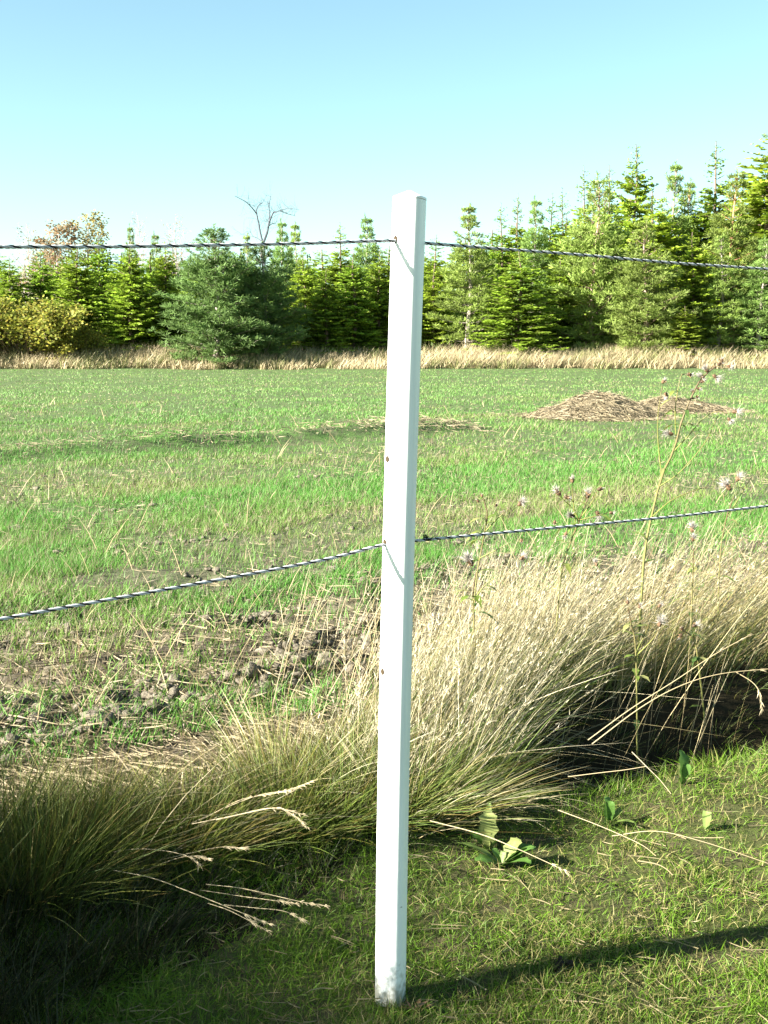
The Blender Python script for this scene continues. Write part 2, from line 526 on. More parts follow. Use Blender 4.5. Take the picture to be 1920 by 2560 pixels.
for a, b, c in zip(x, y, zz):
    r = min(0.030, 0.0035 + rng.exponential(0.0048))
    big = r > .011; UV = IV if big else IV[:12]
    V = UV * (1 + rng.normal(0, 0.24, (len(UV), 1))) * (r * np.array([rng.uniform(.8, 1.5), rng.uniform(.8, 1.5), rng.uniform(.45, .9)]))
    s.add(V + [a, b, c + r * 0.25], IF if big else IF0, 0.2)
o = link("soil_clods", s.mesh("soil_clods", M_clod, True), kind='stuff')
tag(o, "crumbly grey brown clods of turned soil along the field edge")

# ------------------------------------------------------------------ lawn blades
s = Soup()
NL = 260000
d = 1.0 / rng.uniform(1 / 5.6, 1 / 1.7, NL); a = rng.uniform(-0.5, 0.55, NL)
x, y = d * np.sin(a), d * np.cos(a)
u, v = uv_of(x, y)
pn = fbm(x * 6, y * 6, 111, 4)
k = (v < 0.25 + 0.1 * rng.normal(0, 1, NL)) & (rng.uniform(0, 1, NL) < 0.35 + 1.6 * np.clip(pn - 0.35, 0, 1))
x, y, d, v, pn = x[k], y[k], d[k], v[k], pn[k]
n = len(x)
gr = fbm(x * 2.3, y * 2.3, 121, 4)
L = rng.uniform(0.014, 0.043, n) * (0.7 + 0.9 * pn) * (1 + 1.0 * sstep(-0.25, 0.2, v))
a = rng.uniform(0, 2 * np.pi, n); le = rng.uniform(0.1, 1.0, n)
D = norm(np.stack([np.cos(a) * le + .15, np.sin(a) * le, 0.25 + rng.uniform(0.2, 1, n)], 1))
bend = np.stack([np.cos(a) * .5 * le, np.sin(a) * .5 * le, -.35 * le], 1)
green = rng.uniform(0, 1, n) < 0.58 + 1.3 * np.clip(gr - 0.42, 0, .4) + .25 * sstep(-.3, .1, v)
c1 = np.where(green[:, None], np.array([0.110, 0.205, 0.014]), np.array([0.26, 0.235, 0.085])) * rng.uniform(0.6, 1.25, (n, 1))
ribbons(s, np.stack([x, y, H(x, y) - .003], 1), D, L, rng.uniform(.0014, .0026, n), bend, 2, c1 * .8, c1)
# dead clippings lying flat
m = 1500
d = 1.0 / rng.uniform(1 / 5, 1 / 1.8, m); a = rng.uniform(-.5, .5, m); x, y = d * np.sin(a), d * np.cos(a)
u, v = uv_of(x, y); k = v < .1; x, y = x[k], y[k]; n = len(x); a = rng.uniform(0, 6.28, n)
ribbons(s, np.stack([x, y, H(x, y) + rng.uniform(.004, .022, n)], 1), norm(np.stack([np.cos(a), np.sin(a), rng.normal(0, .12, n)], 1)), rng.uniform(.03, .09, n), rng.uniform(.0015, .003, n), np.stack([rng.normal(0, .25, n), rng.normal(0, .25, n), np.zeros(n)], 1), 3, np.array([0.28, .23, .13]) * rng.uniform(.6, 1.1, (n, 1)), (0.30, .25, .15), .6)
o = link("lawn_grass", s.mesh("lawn_grass", M_blade), kind='stuff')
tag(o, "short mown turf of green and straw yellow blades around the post")

# ------------------------------------------------------------------ the uncut strip
def env(u):
    """how tall the uncut grass stands along the strip"""
    return np.interp(u, [-4, -1.6, -1.1, -0.8, -0.5, -0.2, 0.0, 0.2, 0.4, 0.7, 1.0, 1.3, 2.0, 4], [.52, .52, .34, .25, .19, .16, .18, .28, .38, .47, .48, .47, .50, .54])

s = Soup()
DU3 = np.array([DU[0], DU[1], 0]); DV3 = np.array([DV[0], DV[1], 0])
def strip(n, u0, u1, v0, v1, leanu, leanv, bendu, bendv, droop, lmul, w, cr, ct, jit=0.18, clump=0.0, segs=5, dens=None, taper=0.1, seed=0.0):
    u = rng.uniform(u0, u1, n); v = rng.uniform(v0, v1, n)
    if dens is not None:
        k = rng.uniform(0, 1, n) < dens(u, v); u, v = u[k], v[k]; n = len(u)
    if clump > 0:
        uc = np.round(u / clump) * clump + (_hash(np.round(u / clump), np.round(v / clump), 5) - .5) * clump
        vc = np.round(v / clump) * clump + (_hash(np.round(v / clump), np.round(u / clump), 6) - .5) * clump
        u2 = uc + (u - uc) * .45; v2 = vc + (v - vc) * .45
        off = np.stack([u - uc, v - vc], 1) / clump
        u, v = u2, v2
    else:
        off = np.zeros((n, 2))
    x, y = xy_of(u, v)
    L = env(u) * lmul * (.38 + .84 * rng.uniform(0, 1, n)) * (.78 + .5 * fbm(u * 2.2, v * 2.2, 221, 3))
    ju = rng.normal(0, jit, n) + off[:, 0] * .6 + (fbm(u * 3.5, v * 3.5, 201, 3) - .5) * .55; jv = rng.normal(0, jit, n) + off[:, 1] * .6 + (fbm(u * 3.5, v * 3.5, 211, 3) - .5) * .6
    D = norm(np.ones(n)[:, None] * np.array([0, 0, 1.0]) + DU3 * (leanu + ju)[:, None] + DV3 * (leanv + jv)[:, None])
    bu = bendu * rng.uniform(.3, 1.5, n); bv = bendv * rng.uniform(.3, 1.5, n) + rng.normal(0, .12, n)
    bend = DU3 * bu[:, None] + DV3 * bv[:, None] + np.array([0, 0, -1.0]) * (droop * rng.uniform(.2, 1.6, n))[:, None]
    t = rng.uniform(0.6, 1.2, (n, 1))
    cr = np.array(cr)[rng.integers(0, len(cr), n)] * t; ct = np.array(ct)[rng.integers(0, len(ct), n)] * t
    ribbons(s, np.stack([x, y, H(x, y) - .01], 1), D, L, w * rng.uniform(.6, 1.3, n), bend, segs, cr, ct, taper)
    if seed > 0:
        k = np.repeat(np.nonzero(rng.uniform(0, 1, n) < seed)[0], 9); m = len(k)
        t = rng.uniform(.72, 1.0, m)[:, None]
        P = np.stack([x, y, H(x, y) - .01], 1)[k] + D[k] * L[k][:, None] * t + bend[k] * L[k][:, None] * t * t + rng.normal(0, .002, (m, 3))
        T = norm(D[k] + 2 * bend[k] * t)
        c = np.array([.43, .38, .27]) * rng.uniform(.75, 1.15, (m, 1))
        ribbons(s, P, norm(T + rng.normal(0, .32, (m, 3))), rng.uniform(.010, .022, m), .0026, np.zeros((m, 3)), 1, c, c)

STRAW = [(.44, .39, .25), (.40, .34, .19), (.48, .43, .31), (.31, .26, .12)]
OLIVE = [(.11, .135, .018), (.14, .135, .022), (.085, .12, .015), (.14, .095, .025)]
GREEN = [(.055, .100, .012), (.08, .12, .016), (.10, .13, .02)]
SHADE_DEEP = [(.020, .028, .006), (.030, .026, .008), (.022, .036, .006)]  # blade colours lowered to near black, shade painted in
DARK = [(.045, .055, .010), (.07, .055, .014), (.05, .075, .010)]  # green-brown sheath tones, kept dark to stand for shade as well
TAN = [(.22, .165, .08), (.27, .21, .105)]
vmax = lambda u: np.interp(u, [-4, -.8, -.3, .1, .5, 1.0, 4], [.7, .42, .42, .55, .95, 1.15, 1.3])
inside = lambda u, v: 1 - sstep(vmax(u) - .2, vmax(u) + .1, v)
vfr = lambda u: np.interp(u, [-1, .2, .38, .6, .8, 1.0, 4], [.0, .02, .16, .36, .50, .62, .66])
cut = lambda u, v: sstep(vfr(u) - .04, vfr(u) + .06, v)
# main tall straw swathe, right of the post
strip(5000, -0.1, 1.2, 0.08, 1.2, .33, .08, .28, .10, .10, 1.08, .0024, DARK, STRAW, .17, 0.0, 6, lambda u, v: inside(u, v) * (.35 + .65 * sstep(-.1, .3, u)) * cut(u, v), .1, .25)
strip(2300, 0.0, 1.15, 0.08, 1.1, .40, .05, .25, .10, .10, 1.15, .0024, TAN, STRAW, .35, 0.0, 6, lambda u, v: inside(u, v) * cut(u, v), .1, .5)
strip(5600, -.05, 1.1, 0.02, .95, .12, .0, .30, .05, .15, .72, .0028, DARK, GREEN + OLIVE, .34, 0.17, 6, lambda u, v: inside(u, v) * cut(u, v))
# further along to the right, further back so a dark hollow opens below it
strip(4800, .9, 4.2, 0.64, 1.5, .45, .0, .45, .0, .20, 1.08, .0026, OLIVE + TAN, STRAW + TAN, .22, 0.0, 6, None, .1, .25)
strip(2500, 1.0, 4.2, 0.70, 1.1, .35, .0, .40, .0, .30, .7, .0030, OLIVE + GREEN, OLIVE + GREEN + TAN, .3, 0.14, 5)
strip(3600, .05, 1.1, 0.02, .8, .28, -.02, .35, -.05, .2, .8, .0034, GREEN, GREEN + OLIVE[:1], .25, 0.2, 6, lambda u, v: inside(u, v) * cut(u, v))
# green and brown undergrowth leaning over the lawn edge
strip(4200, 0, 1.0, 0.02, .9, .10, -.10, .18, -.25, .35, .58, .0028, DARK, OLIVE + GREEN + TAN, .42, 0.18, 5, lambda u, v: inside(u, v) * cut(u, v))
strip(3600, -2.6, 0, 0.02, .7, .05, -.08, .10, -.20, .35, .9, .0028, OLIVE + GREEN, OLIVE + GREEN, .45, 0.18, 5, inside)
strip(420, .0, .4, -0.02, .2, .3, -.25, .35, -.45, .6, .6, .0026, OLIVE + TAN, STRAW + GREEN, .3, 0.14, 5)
# rush-like tussock far left, and unseen taller grass outside the frame, bulged onto the lawn to shade it
strip(5000, -3.2, -0.72, .02, 0.55, .05, .05, .15, .0, .08, 1.05, .0028, GREEN + OLIVE, OLIVE + GREEN, .25, 0.22, 5)
strip(16000, -3.3, -1.32, -.70, 0.6, -.08, .02, -.02, .0, .06, 1.75, .0034, GREEN + OLIVE, OLIVE, .15, 0.16, 5)
# discrete tufts between the tussock and the post
def tuft(n, u, v, r, L, lean, fan, w, cr, ct, droop=.14):
    a = rng.uniform(0, 6.28, n); q = np.sqrt(rng.uniform(0, 1, n))
    uu = u + np.cos(a) * q * r; vv2 = v + np.sin(a) * q * r * .8
    x, y = xy_of(uu, vv2)
    D = norm(np.array([0, 0, 1.0]) + DU3 * (lean + np.cos(a) * q * fan + rng.normal(0, .28, n))[:, None] + DV3 * (np.sin(a) * q * fan + rng.normal(0, .28, n))[:, None])
    bend = DU3 * ((lean + np.cos(a) * q * fan) * rng.uniform(.0, .5, n))[:, None] + DV3 * (np.sin(a) * q * fan * .6)[:, None] - np.array([0, 0, 1.]) * (droop * rng.uniform(.2, 1.8, n))[:, None]
    t = rng.uniform(.6, 1.25, (n, 1))
    ribbons(s, np.stack([x, y, H(x, y) - .01], 1), D, L * rng.uniform(.45, 1.1, n), w * rng.uniform(.6, 1.3, n), bend, 6, np.array(cr)[rng.integers(0, len(cr), n)] * t, np.array(ct)[rng.integers(0, len(ct), n)] * t, .1)
for n, u, v, r, L, lean, cr, ct in ((800, -.93, .17, .13, .36, .05, DARK + GREEN, OLIVE), (800, -.72, .38, .14, .25, .1, GREEN + OLIVE, OLIVE), (1100, -.50, .24, .17, .25, .1, OLIVE + GREEN, OLIVE),
                                (1300, -.22, .22, .17, .24, .1, GREEN + DARK, GREEN + OLIVE), (1300, .0, .20, .18, .27, .2, GREEN + DARK, OLIVE + GREEN), (900, -.05, .45, .2, .30, .35, OLIVE, STRAW + OLIVE), (900, .15, .12, .15, .30, .3, DARK, STRAW + OLIVE + GREEN)):
    tuft(n, u, v, r, L, lean, .8, .0026, cr, ct)
# long thin straw lying combed to the right over the tufts
strip(220, -0.85, 0.15, 0.1, 0.5, .75, -.08, .65, -.1, .45, 1.9, .0018, TAN, STRAW, .25, 0.18, 6)
strip(2500, -1.4, 0.2, 0.1, 0.75, .2, -.1, .2, -.2, .4, .55, .0024, OLIVE + GREEN, OLIVE + TAN, .6, 0.0, 5)
# thin dry fringe between strip and field
strip(7000, -3, 4.5, 0.35, 2.0, .2, .0, .3, .05, .3, .36, .0022, TAN, STRAW + GREEN, .5, 0.0, 4, lambda u, v: (1 - sstep(.6, 1.8, v)) * (v > vmax(u) - .25))
strip(1900, 0.5, 5.0, 1.0, 3.0, .30, .0, .2, .05, .08, .85, .0024, TAN, STRAW, .2, 0.0, 4, lambda u, v: 1 - sstep(1.0, 3.0, v))
strip(330, .0, 1.6, 0.3, 1.6, .28, .0, .14, .05, .03, 1.45, .0022, TAN, STRAW, .14, 0.0, 5)
strip(9000, -2.2, -.1, -.65, .12, .1, -.05, .15, -.05, .2, .60, .0032, SHADE_DEEP, SHADE_DEEP, .35, 0.13, 5, lambda u, v: v > np.interp(u, [-3, -1.2, -.8, -.5, -.05], [-.65, -.46, -.27, -.18, .05]))  # blades coloured near black where the lower-left shadow falls
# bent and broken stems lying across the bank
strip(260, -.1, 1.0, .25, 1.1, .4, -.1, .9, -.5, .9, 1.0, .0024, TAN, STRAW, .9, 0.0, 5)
# dark hollow at the right: short blades, shade put into their colour
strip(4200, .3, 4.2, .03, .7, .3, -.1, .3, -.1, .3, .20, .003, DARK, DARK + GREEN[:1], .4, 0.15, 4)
o = link("uncut_grass", s.mesh("uncut_grass", M_straw), kind='stuff')
tag(o, "tall uncut straw coloured grass leaning right along the fence line")

# ------------------------------------------------------------------ dry grass along the far field edge
s = Soup()
n = 60000
y = rng.uniform(73.4, 79.5, n); x = rng.uniform(-34, 36, n)
y = y + (fbm(x * .45, x * 0 + 7, 301, 4) - .5) * 3.2 * (1 - sstep(73.4, 77, y))
pat = fbm(x * 0.35, y * 0.3, 131, 3)
k = rng.uniform(0, 1, n) < 0.65 + 1.0 * np.clip(pat - .3, 0, 1)
x, y, pat = x[k], y[k], pat[k]; n = len(x)
L = rng.uniform(0.35, 1.25, n) * (0.8 + 0.5 * pat) * np.interp(y, [73.4, 75, 79.5], [.65, 1.0, 1.3])
a = rng.uniform(0, 6.28, n); le = rng.uniform(.05, .5, n)
gr = (fbm(x * 0.6, y * 0.8, 141, 3) > .56) & (rng.uniform(0, 1, n) < .6)
c1 = np.where(gr[:, None], np.array([.21, .22, .08]), np.array([.44, .36, .225])) * rng.uniform(.6, 1.2, (n, 1))
ribbons(s, np.stack([x, y, H(x, y) - .03], 1), norm(np.stack([np.cos(a) * le + .15, np.sin(a) * le, np.ones(n)], 1)), L, rng.uniform(.02, .05, n), np.stack([np.cos(a) * .2 + .1, np.sin(a) * .2, -.1 * np.ones(n)], 1), 2, c1 * np.array([.75, .75, .65]), c1, .3)
o = link("dry_grass_fringe", s.mesh("dry_grass_fringe", M_straw), kind='stuff')
tag(o, "pale dry tall grass between the green field and the trees")

# ------------------------------------------------------------------ tree prototypes
def crown_cards(s, P, D, L, Wd, c, flat=None):
    """kite shaped sprays, two triangles each"""
    n = len(P)
    a = rng.normal(0, 1, (n, 3))
    side = norm(np.cross(D, a))
    if flat is not None:
        side = norm(side * (1 - flat) + norm(np.cross(D, np.array([0, 0, 1.0]))) * flat)
    m = P + D * (L * .45)[:, None]
    V = np.stack([P, m + side * (Wd * .5)[:, None], P + D * L[:, None], m - side * (Wd * .5)[:, None]], 1)
    F = np.array([[0, 1, 2], [0, 2, 3]])[None] + (np.arange(n) * 4)[:, None, None]
    s.add(V.reshape(-1, 3), F.reshape(-1, 3), np.repeat(c, 4, 0))

def make_spruce(seed, h=10.0, R=1.75, gap=.25, bare=1.0, low=.25):
    global rng
    keep = rng; rng = np.random.default_rng(seed)
    s = Soup(); t = Soup()
    zs = np.linspace(0, h, 12)
    pth = np.stack([.05 * np.sin(zs * .7 + seed), .05 * np.cos(zs * .9 + seed), zs], 1)
    tube(t, pth, np.interp(zs, [0, h], [.12, .012]), (.16, .12, .09), 6)
    z = low
    while z < h - .35:
        f = z / h
        n = 8 if f < .8 else 6
        top = z > h - bare - .4
        a0 = rng.uniform(0, 6.28)
        for k in range(n):
            a = a0 + k * 6.28 / n + rng.normal(0, .22)
            env_r = R * (1 - f) ** .58 * (1.0 if f > .12 else .8 + f * 1.6)
            L = max(.15, env_r * rng.uniform(.68, 1.14))
            zz = z + rng.uniform(-.45, .45) * (1 if f < .85 else .4)
            el = np.interp(f, [0, .35, .8, 1], [-.28, -.06, .30, .75]) + rng.normal(0, .2)
            hd = np.array([math.cos(a), math.sin(a), 0])
            ts = np.arange(.12, L, .10 if not top else .12)
            pos = np.array([0, 0, zz]) + hd * (ts * math.cos(el))[:, None] + np.array([0, 0, 1.]) * (ts * math.sin(el) + .10 * (ts / L) ** 2 * L)[:, None]
            if L > .5:
                tube(t, pos[[0, len(pos) // 2, -1]], [.02, .013, .006], (.17, .12, .08), 3, False)
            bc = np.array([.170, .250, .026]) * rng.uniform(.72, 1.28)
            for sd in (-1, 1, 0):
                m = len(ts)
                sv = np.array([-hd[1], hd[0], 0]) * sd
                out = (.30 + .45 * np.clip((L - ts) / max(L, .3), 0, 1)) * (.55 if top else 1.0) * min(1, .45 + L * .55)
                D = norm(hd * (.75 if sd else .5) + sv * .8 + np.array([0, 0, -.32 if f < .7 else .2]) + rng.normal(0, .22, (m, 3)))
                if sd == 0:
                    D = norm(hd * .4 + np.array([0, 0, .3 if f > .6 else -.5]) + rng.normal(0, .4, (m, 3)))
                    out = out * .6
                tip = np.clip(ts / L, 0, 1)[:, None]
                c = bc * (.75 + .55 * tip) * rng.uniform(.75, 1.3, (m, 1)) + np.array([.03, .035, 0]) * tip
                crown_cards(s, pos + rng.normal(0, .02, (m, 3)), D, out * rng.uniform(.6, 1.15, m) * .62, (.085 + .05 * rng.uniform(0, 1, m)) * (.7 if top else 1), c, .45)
        z += gap * np.interp(f, [0, .7, 1], [1, 1, 1.15]) * rng.uniform(.8, 1.2)
    # thin leader with tiny shoots
    m = 14
    zt = rng.uniform(h - bare - .2, h, m); a = rng.uniform(0, 6.28, m)
    crown_cards(s, np.stack([.05 * np.sin(zt * .7 + seed), .05 * np.cos(zt * .9 + seed), zt], 1), norm(np.stack([np.cos(a), np.sin(a), .7 * np.ones(m)], 1)), .30 * (h - zt) / bare + .06, .05 * np.ones(m), np.repeat(np.array([[.08, .12, .03]]), m, 0))
    rng = keep
    return s.mesh("spruce_crown", M_leaf), t.mesh("spruce_trunk", M_bark)

def needle_tufts(s, P, D, c, size=.30, n=11, w=.05, spread=.75):
    m = len(P)
    PP = np.repeat(P, n, 0); DD = norm(np.repeat(D, n, 0) + rng.normal(0, spread, (m * n, 3)))
    PP = PP + DD * .02
    L = size * rng.uniform(.6, 1.15, m * n)
    a = rng.normal(0, 1, (m * n, 3)); side = norm(np.cross(DD, a))
    V = np.stack([PP - side * w * .35, PP + side * w * .35, PP + DD * L[:, None] + side * w * .25, PP + DD * L[:, None] - side * w * .25], 1)
    F = np.array([[0, 1, 2], [0, 2, 3]])[None] + (np.arange(m * n) * 4)[:, None, None]
    CC = np.repeat(c, n, 0) * rng.uniform(.8, 1.22, (m * n, 1))
    s.add(V.reshape(-1, 3), F.reshape(-1, 3), np.repeat(CC, 4, 0))

def make_pine(seed, h=10.0, R=1.9, low=1.2, blue=0.0, full=1.0, red=0.0, gap=.5):
    global rng
    keep = rng; rng = np.random.default_rng(seed)
    s = Soup(); t = Soup()
    zs = np.linspace(0, h - .5, 14)
    wob = lambda z: np.stack([.09 * np.sin(z * .6 + seed), .09 * np.cos(z * .5 + seed * 2), z], -1)
    bark = np.array([.30, .26, .22]) * (1 - red) + np.array([.42, .20, .10]) * red
    tube(t, wob(zs), np.interp(zs, [0, h], [.13, .015]), bark, 7)
    base = np.array([.215, .290, .066]) * (1 - blue) + np.array([.135, .230, .075]) * blue
    z = low
    while z < h - .5:
        f = z / h
        n = rng.integers(5, 8) if f < .72 else rng.integers(3, 5)
        a0 = rng.uniform(0, 6.28)
        for k in range(n):
            a = a0 + k * 6.28 / n + rng.normal(0, .25)
            L = max(.22, R * 1.12 * (1 - f) ** .85 * (.6 + .4 * min(1, f * 4)) * rng.uniform(.65, 1.12))
            el = np.interp(f, [0, .4, .8, 1], [-.10, .12, .55, 1.0]) + rng.normal(0, .12)
            hd = np.array([math.cos(a), math.sin(a), 0])
            ts = np.linspace(0, L, 5)
            pos = wob(np.array([z]))[0] + hd * (ts * math.cos(el))[:, None] + np.array([0, 0, 1.]) * (ts * math.sin(el) + .28 * (ts / L) ** 2 * L)[:, None]
            tube(t, pos, np.interp(ts, [0, L], [.028, .009]), bark * .8, 4, False)
            tw = []; td = []
            for fr in (np.arange(.25, 1.01, .17) if f < .72 else [.5, .8]):
                i = fr * 4; i0 = min(int(i), 3); p = pos[i0] + (pos[i0 + 1] - pos[i0]) * (i - i0)
                for sd in (-1, 1):
                    sv = np.array([-hd[1], hd[0], 0]) * sd
                    dd = norm(hd * .75 + sv * .85 + np.array([0, 0, .35]) + rng.normal(0, .15, 3))
                    ll = L * .42 * (1.15 - fr) * rng.uniform(.6, 1.2) + .12
                    m = max(1, int(round(ll / .26 * full)))
                    for q in np.linspace(ll / m, ll, m):
                        tw.append(p + dd * q + np.array([0, 0, .06 * q])); td.append(norm(dd * .6 + np.array([0, 0, .9])))
            tw.append(pos[-1]); td.append(norm(hd + np.array([0, 0, 1.2])))
            tw = np.array(tw); td = np.array(td)
            c = np.repeat((base * rng.uniform(.78, 1.25))[None], len(tw), 0) * rng.uniform(.82, 1.22, (len(tw), 1))
            needle_tufts(s, tw, td, c, .27 if f < .72 else .2)
        z += gap * rng.uniform(.85, 1.2)
    # upright leading shoots clothed in needles
    sh = [(np.array([0, 0, h - 1.15]), np.array([.02, 0, 1.0]), 1.15)]
    for k in range(5):
        a = k * 1.26 + rng.normal(0, .3)
        sh.append((wob(np.array([h - 1.2 - .12 * k]))[0] + np.array([math.cos(a), math.sin(a), 0]) * rng.uniform(.1, .3), norm(np.array([math.cos(a) * .32, math.sin(a) * .32, 1])), rng.uniform(.45, .85)))
    for p, dd, L in sh:
        q = np.arange(0, L, .075)
        needle_tufts(s, p + dd * q[:, None], np.repeat(dd[None], len(q), 0), np.repeat(base[None] * 1.05, len(q), 0), .16, 6, .035, .55)
        tube(t, np.array([p, p + dd * L * .9]), [.018, .006], bark, 4, False)
    rng = keep
    return s.mesh("pine_crown", M_leaf), t.mesh("pine_trunk", M_bark)

def grow(t, tips, p, d, L, r, lvl, col, spread=.6, up=.15, kids=3, bend=.25):
    n = 5
    pts = [np.array(p, float)]; dd = np.array(d, float)
    for k in range(n):
        dd = norm(dd + rng.normal(0, bend * .5, 3) + np.array([0, 0, up * .3]))
        pts.append(pts[-1] + dd * L / n)
    pts = np.array(pts)
    tube(t, pts, np.linspace(r, r * .55, n + 1), col, 5 if lvl > 1 else 3, False)
    if lvl == 0:
        for q in pts[1:]:
            tips.append((q, dd))
        return
    for k in range(kids):
        i = rng.integers(2, n + 1) if k else n
        nd = norm(dd + rng.normal(0, spread, 3) + np.array([0, 0, up]))
        grow(t, tips, pts[i], nd, L * rng.uniform(.55, .8), r * .55, lvl - 1, col, spread, up, kids, bend)

def make_broadleaf(seed, h, leaf_cols, n_leaf, size, trunk_col, shape='tree', kids=4, jitter=.3):
    global rng
    keep = rng; rng = np.random.default_rng(seed)
    s = Soup(); t = Soup(); tips = []
    if shape == 'tree':
        zs = np.linspace(0, h * .95, 8)
        pth = np.stack([.15 * np.sin(zs * .4 + seed), .12 * np.cos(zs * .5 + seed), zs], 1)
        tube(t, pth, np.linspace(.11, .02, 8), trunk_col, 6)
        for z in np.arange(h * .3, h * .97, h * .045):
            for k in range(3):
                a = rng.uniform(0, 6.28); f = z / h
                L = h * .19 * (1.25 - f) + .25
                grow(t, tips, [.15 * math.sin(z * .4 + seed), .12 * math.cos(z * .5 + seed), z], norm(np.array([math.cos(a) * .7, math.sin(a) * .7, .75])), L, .03 * (1.2 - f), 1, trunk_col, .5, .2, kids)
    else:
        for k in range(26):
            a = rng.uniform(0, 6.28); l = rng.uniform(.2, 1.1)
            grow(t, tips, [math.cos(a) * .5 * rng.uniform(0, 1.4), math.sin(a) * .5 * rng.uniform(0, 1.4), 0], norm(np.array([math.cos(a) * l, math.sin(a) * l, 1])), h * .46, .035, 2, trunk_col, .5, .22, kids)
    P = np.array([q for q, _ in tips])
    idx = rng.integers(0, len(P), n_leaf)
    C = np.array(leaf_cols)[(idx * 7 // 5) % len(leaf_cols)] * rng.uniform(.7, 1.25, (n_leaf, 1))
    crown_cards(s, P[idx] + rng.normal(0, jitter, (n_leaf, 3)) * .5, norm(rng.normal(0, 1, (n_leaf, 3))), size * rng.uniform(.6, 1.3, n_leaf), size * .7 * np.ones(n_leaf), C)
    rng = keep
    return s.mesh("leafy_crown", M_leaf), t.mesh("leafy_trunk", M_bark)

SPR = [make_spruce(1), make_spruce(2, 10, 1.6, .24), make_spruce(3, 10, 1.9, .27), make_spruce(4, 10, 1.35, .36, 1.6)]
PIN = [make_pine(11, 10, 1.9, 1.3), make_pine(12, 10, 2.0, .9, .35), make_pine(13, 10, 1.8, 2.2, 0, 1, .8)]
BIGP = make_pine(21, 8.4, 2.7, .25, .75, 1.25, 0, .36)
SUNP = make_pine(22, 9.0, 2.1, .5, 0.15, 1.1, .3, .42)
BUSH = make_broadleaf(31, 3.9, [(.26, .25, .035), (.22, .24, .04), (.29, .25, .05), (.19, .21, .04)], 9000, .17, (.16, .12, .08), 'bush', 3, .35)
BIRB = make_broadleaf(32, 10, [(.28, .16, .09), (.22, .17, .10), (.24, .19, .11)], 2400, .20, (.36, .32, .30), 'tree', 4, .3)
BIRO = make_broadleaf(33, 10, [(.36, .25, .07), (.32, .24, .07), (.24, .20, .06)], 1800, .18, (.38, .34, .31), 'tree', 4, .3)
BIRN = make_broadleaf(34, 10, [(.30, .20, .12)], 420, .14, (.34, .28, .27), 'tree', 5, .3)

def tree(name, cat, proto, hproto, px, top, Y, width, label, group=None, wproto=3.6, lean=0):
    p = at(px, top, Y)
    z0 = float(H(p[0], Y)) - .05
    hh = p[2] - z0
    t = thing(name, label, cat, (p[0], Y, z0), group)
    k = hh / hproto
    kw = 1.36 * width * Y / FPX / wproto
    t.scale = (kw, kw, k)
    t.rotation_euler = (0, lean, rng.uniform(0, 6.28))
    link("crown", proto[0], t); link("trunk", proto[1], t)
    return t

def spruce(px, top, Y, w, label, v=None, group=None):
    v = int(rng.integers(0, 3)) if v is None else v
    return tree("spruce_tree", "spruce", SPR[v], 10, px, top, Y, w, label, group, 3.3 if v != 3 else 2.6)
def pine(px, top, Y, w, label, v=None, group=None):
    v = int(rng.integers(0, 3)) if v is None else v
    return tree("pine_tree", "pine", PIN[v], 10, px, top, Y, w, label, group, 4.1)

B = lambda px, top, Y, w, label: tree("willow_bush", "bush", BUSH, 3.9, px, top, Y, w, label, None, 4.6)
B(62, 742, 77.2, 215, "large yellow olive bush at the left edge of the tree line")
B(-75, 765, 78, 190, "yellow bush cut by the left edge of the photo")
B(158, 800, 76.6, 110, "small brownish bush right of the large yellow bush")
spruce(22, 640, 82, 120, "green spruce rising behind the yellow bush at the far left", 0)
spruce(100, 622, 83, 125, "yellow green spruce above the right side of the yellow bush", 2)
spruce(192, 606, 80, 150, "light green spruce with pale trunk right of the yellow bush", 2)
spruce(247, 592, 84, 120, "dark green spruce beside the pale trunked light green spruce", 1)
spruce(322, 604, 79.5, 145, "bright green spruce standing alone between two dark gaps", 0)
spruce(412, 602, 81, 115, "slim yellowish spruce touching the left side of the blue green pine", 1)
t = tree("pine_tree", "pine", BIGP, 8.4, 535, 562, 75.8, 250, "big broad blue green pine reaching down to the dry grass", None, 5.2)
t = tree("pine_tree", "pine", BIGP, 8.4, 655, 606, 77.5, 190, "dark pine in the shadow of the big blue green pine", None, 5.2)
pine(702, 548, 84, 100, "pine with twin upright leaders below the bare tree", 1)
pine(738, 557, 86, 95, "brownish pine right of the twin leader pine", 0)
spruce(760, 640, 81, 120, "yellow green spruce right of the dark shadowed pine", 0)
spruce(815, 672, 79.5, 110, "low pale green spruce left of the white post", 2)
spruce(851, 556, 88, 105, "narrow spruce with dark thin top left of the post", 3)
pine(913, 537, 86, 115, "tall spiky pine just left of the white post", 1)
spruce(885, 632, 80.5, 140, "broad light green spruce low beside the white post", 1)
spruce(948, 620, 82, 120, "spruce partly hidden by the left edge of the post", 0)
spruce(1028, 640, 84, 120, "spruce wholly behind the upper half of the white post", 0)
spruce(1088, 588, 90, 110, "short dark spruce showing just right of the post", 3)
spruce(1085, 676, 82, 120, "low bushy spruce at the right edge of the post", 1)
pine(1174, 512, 80.5, 165, "grey green pine with bare lower trunk right of the post", 0)
spruce(1255, 508, 93, 100, "thin topped spruce behind the grey green pine", 3)
spruce(1294, 484, 96, 90, "faint needle thin spruce top above the bright spruce", 3)
spruce(1300, 622, 78.5, 185, "broad bright green spruce with black gaps at its foot", 2)
pine(1337, 492, 88, 120, "candelabra topped pine over the broad bright green spruce", 1)
spruce(1378, 484, 97, 95, "bare tipped spruce right of the candelabra pine", 3)
spruce(1409, 470, 98, 95, "slender spruce left of the cluster of tall pines", 3)
spruce(1400, 640, 82, 130, "mid height spruce filling between bright spruce and yellowish pine", 0)
spruce(1463, 414, 96, 110, "tall thin spruce with wispy bare top", 3)
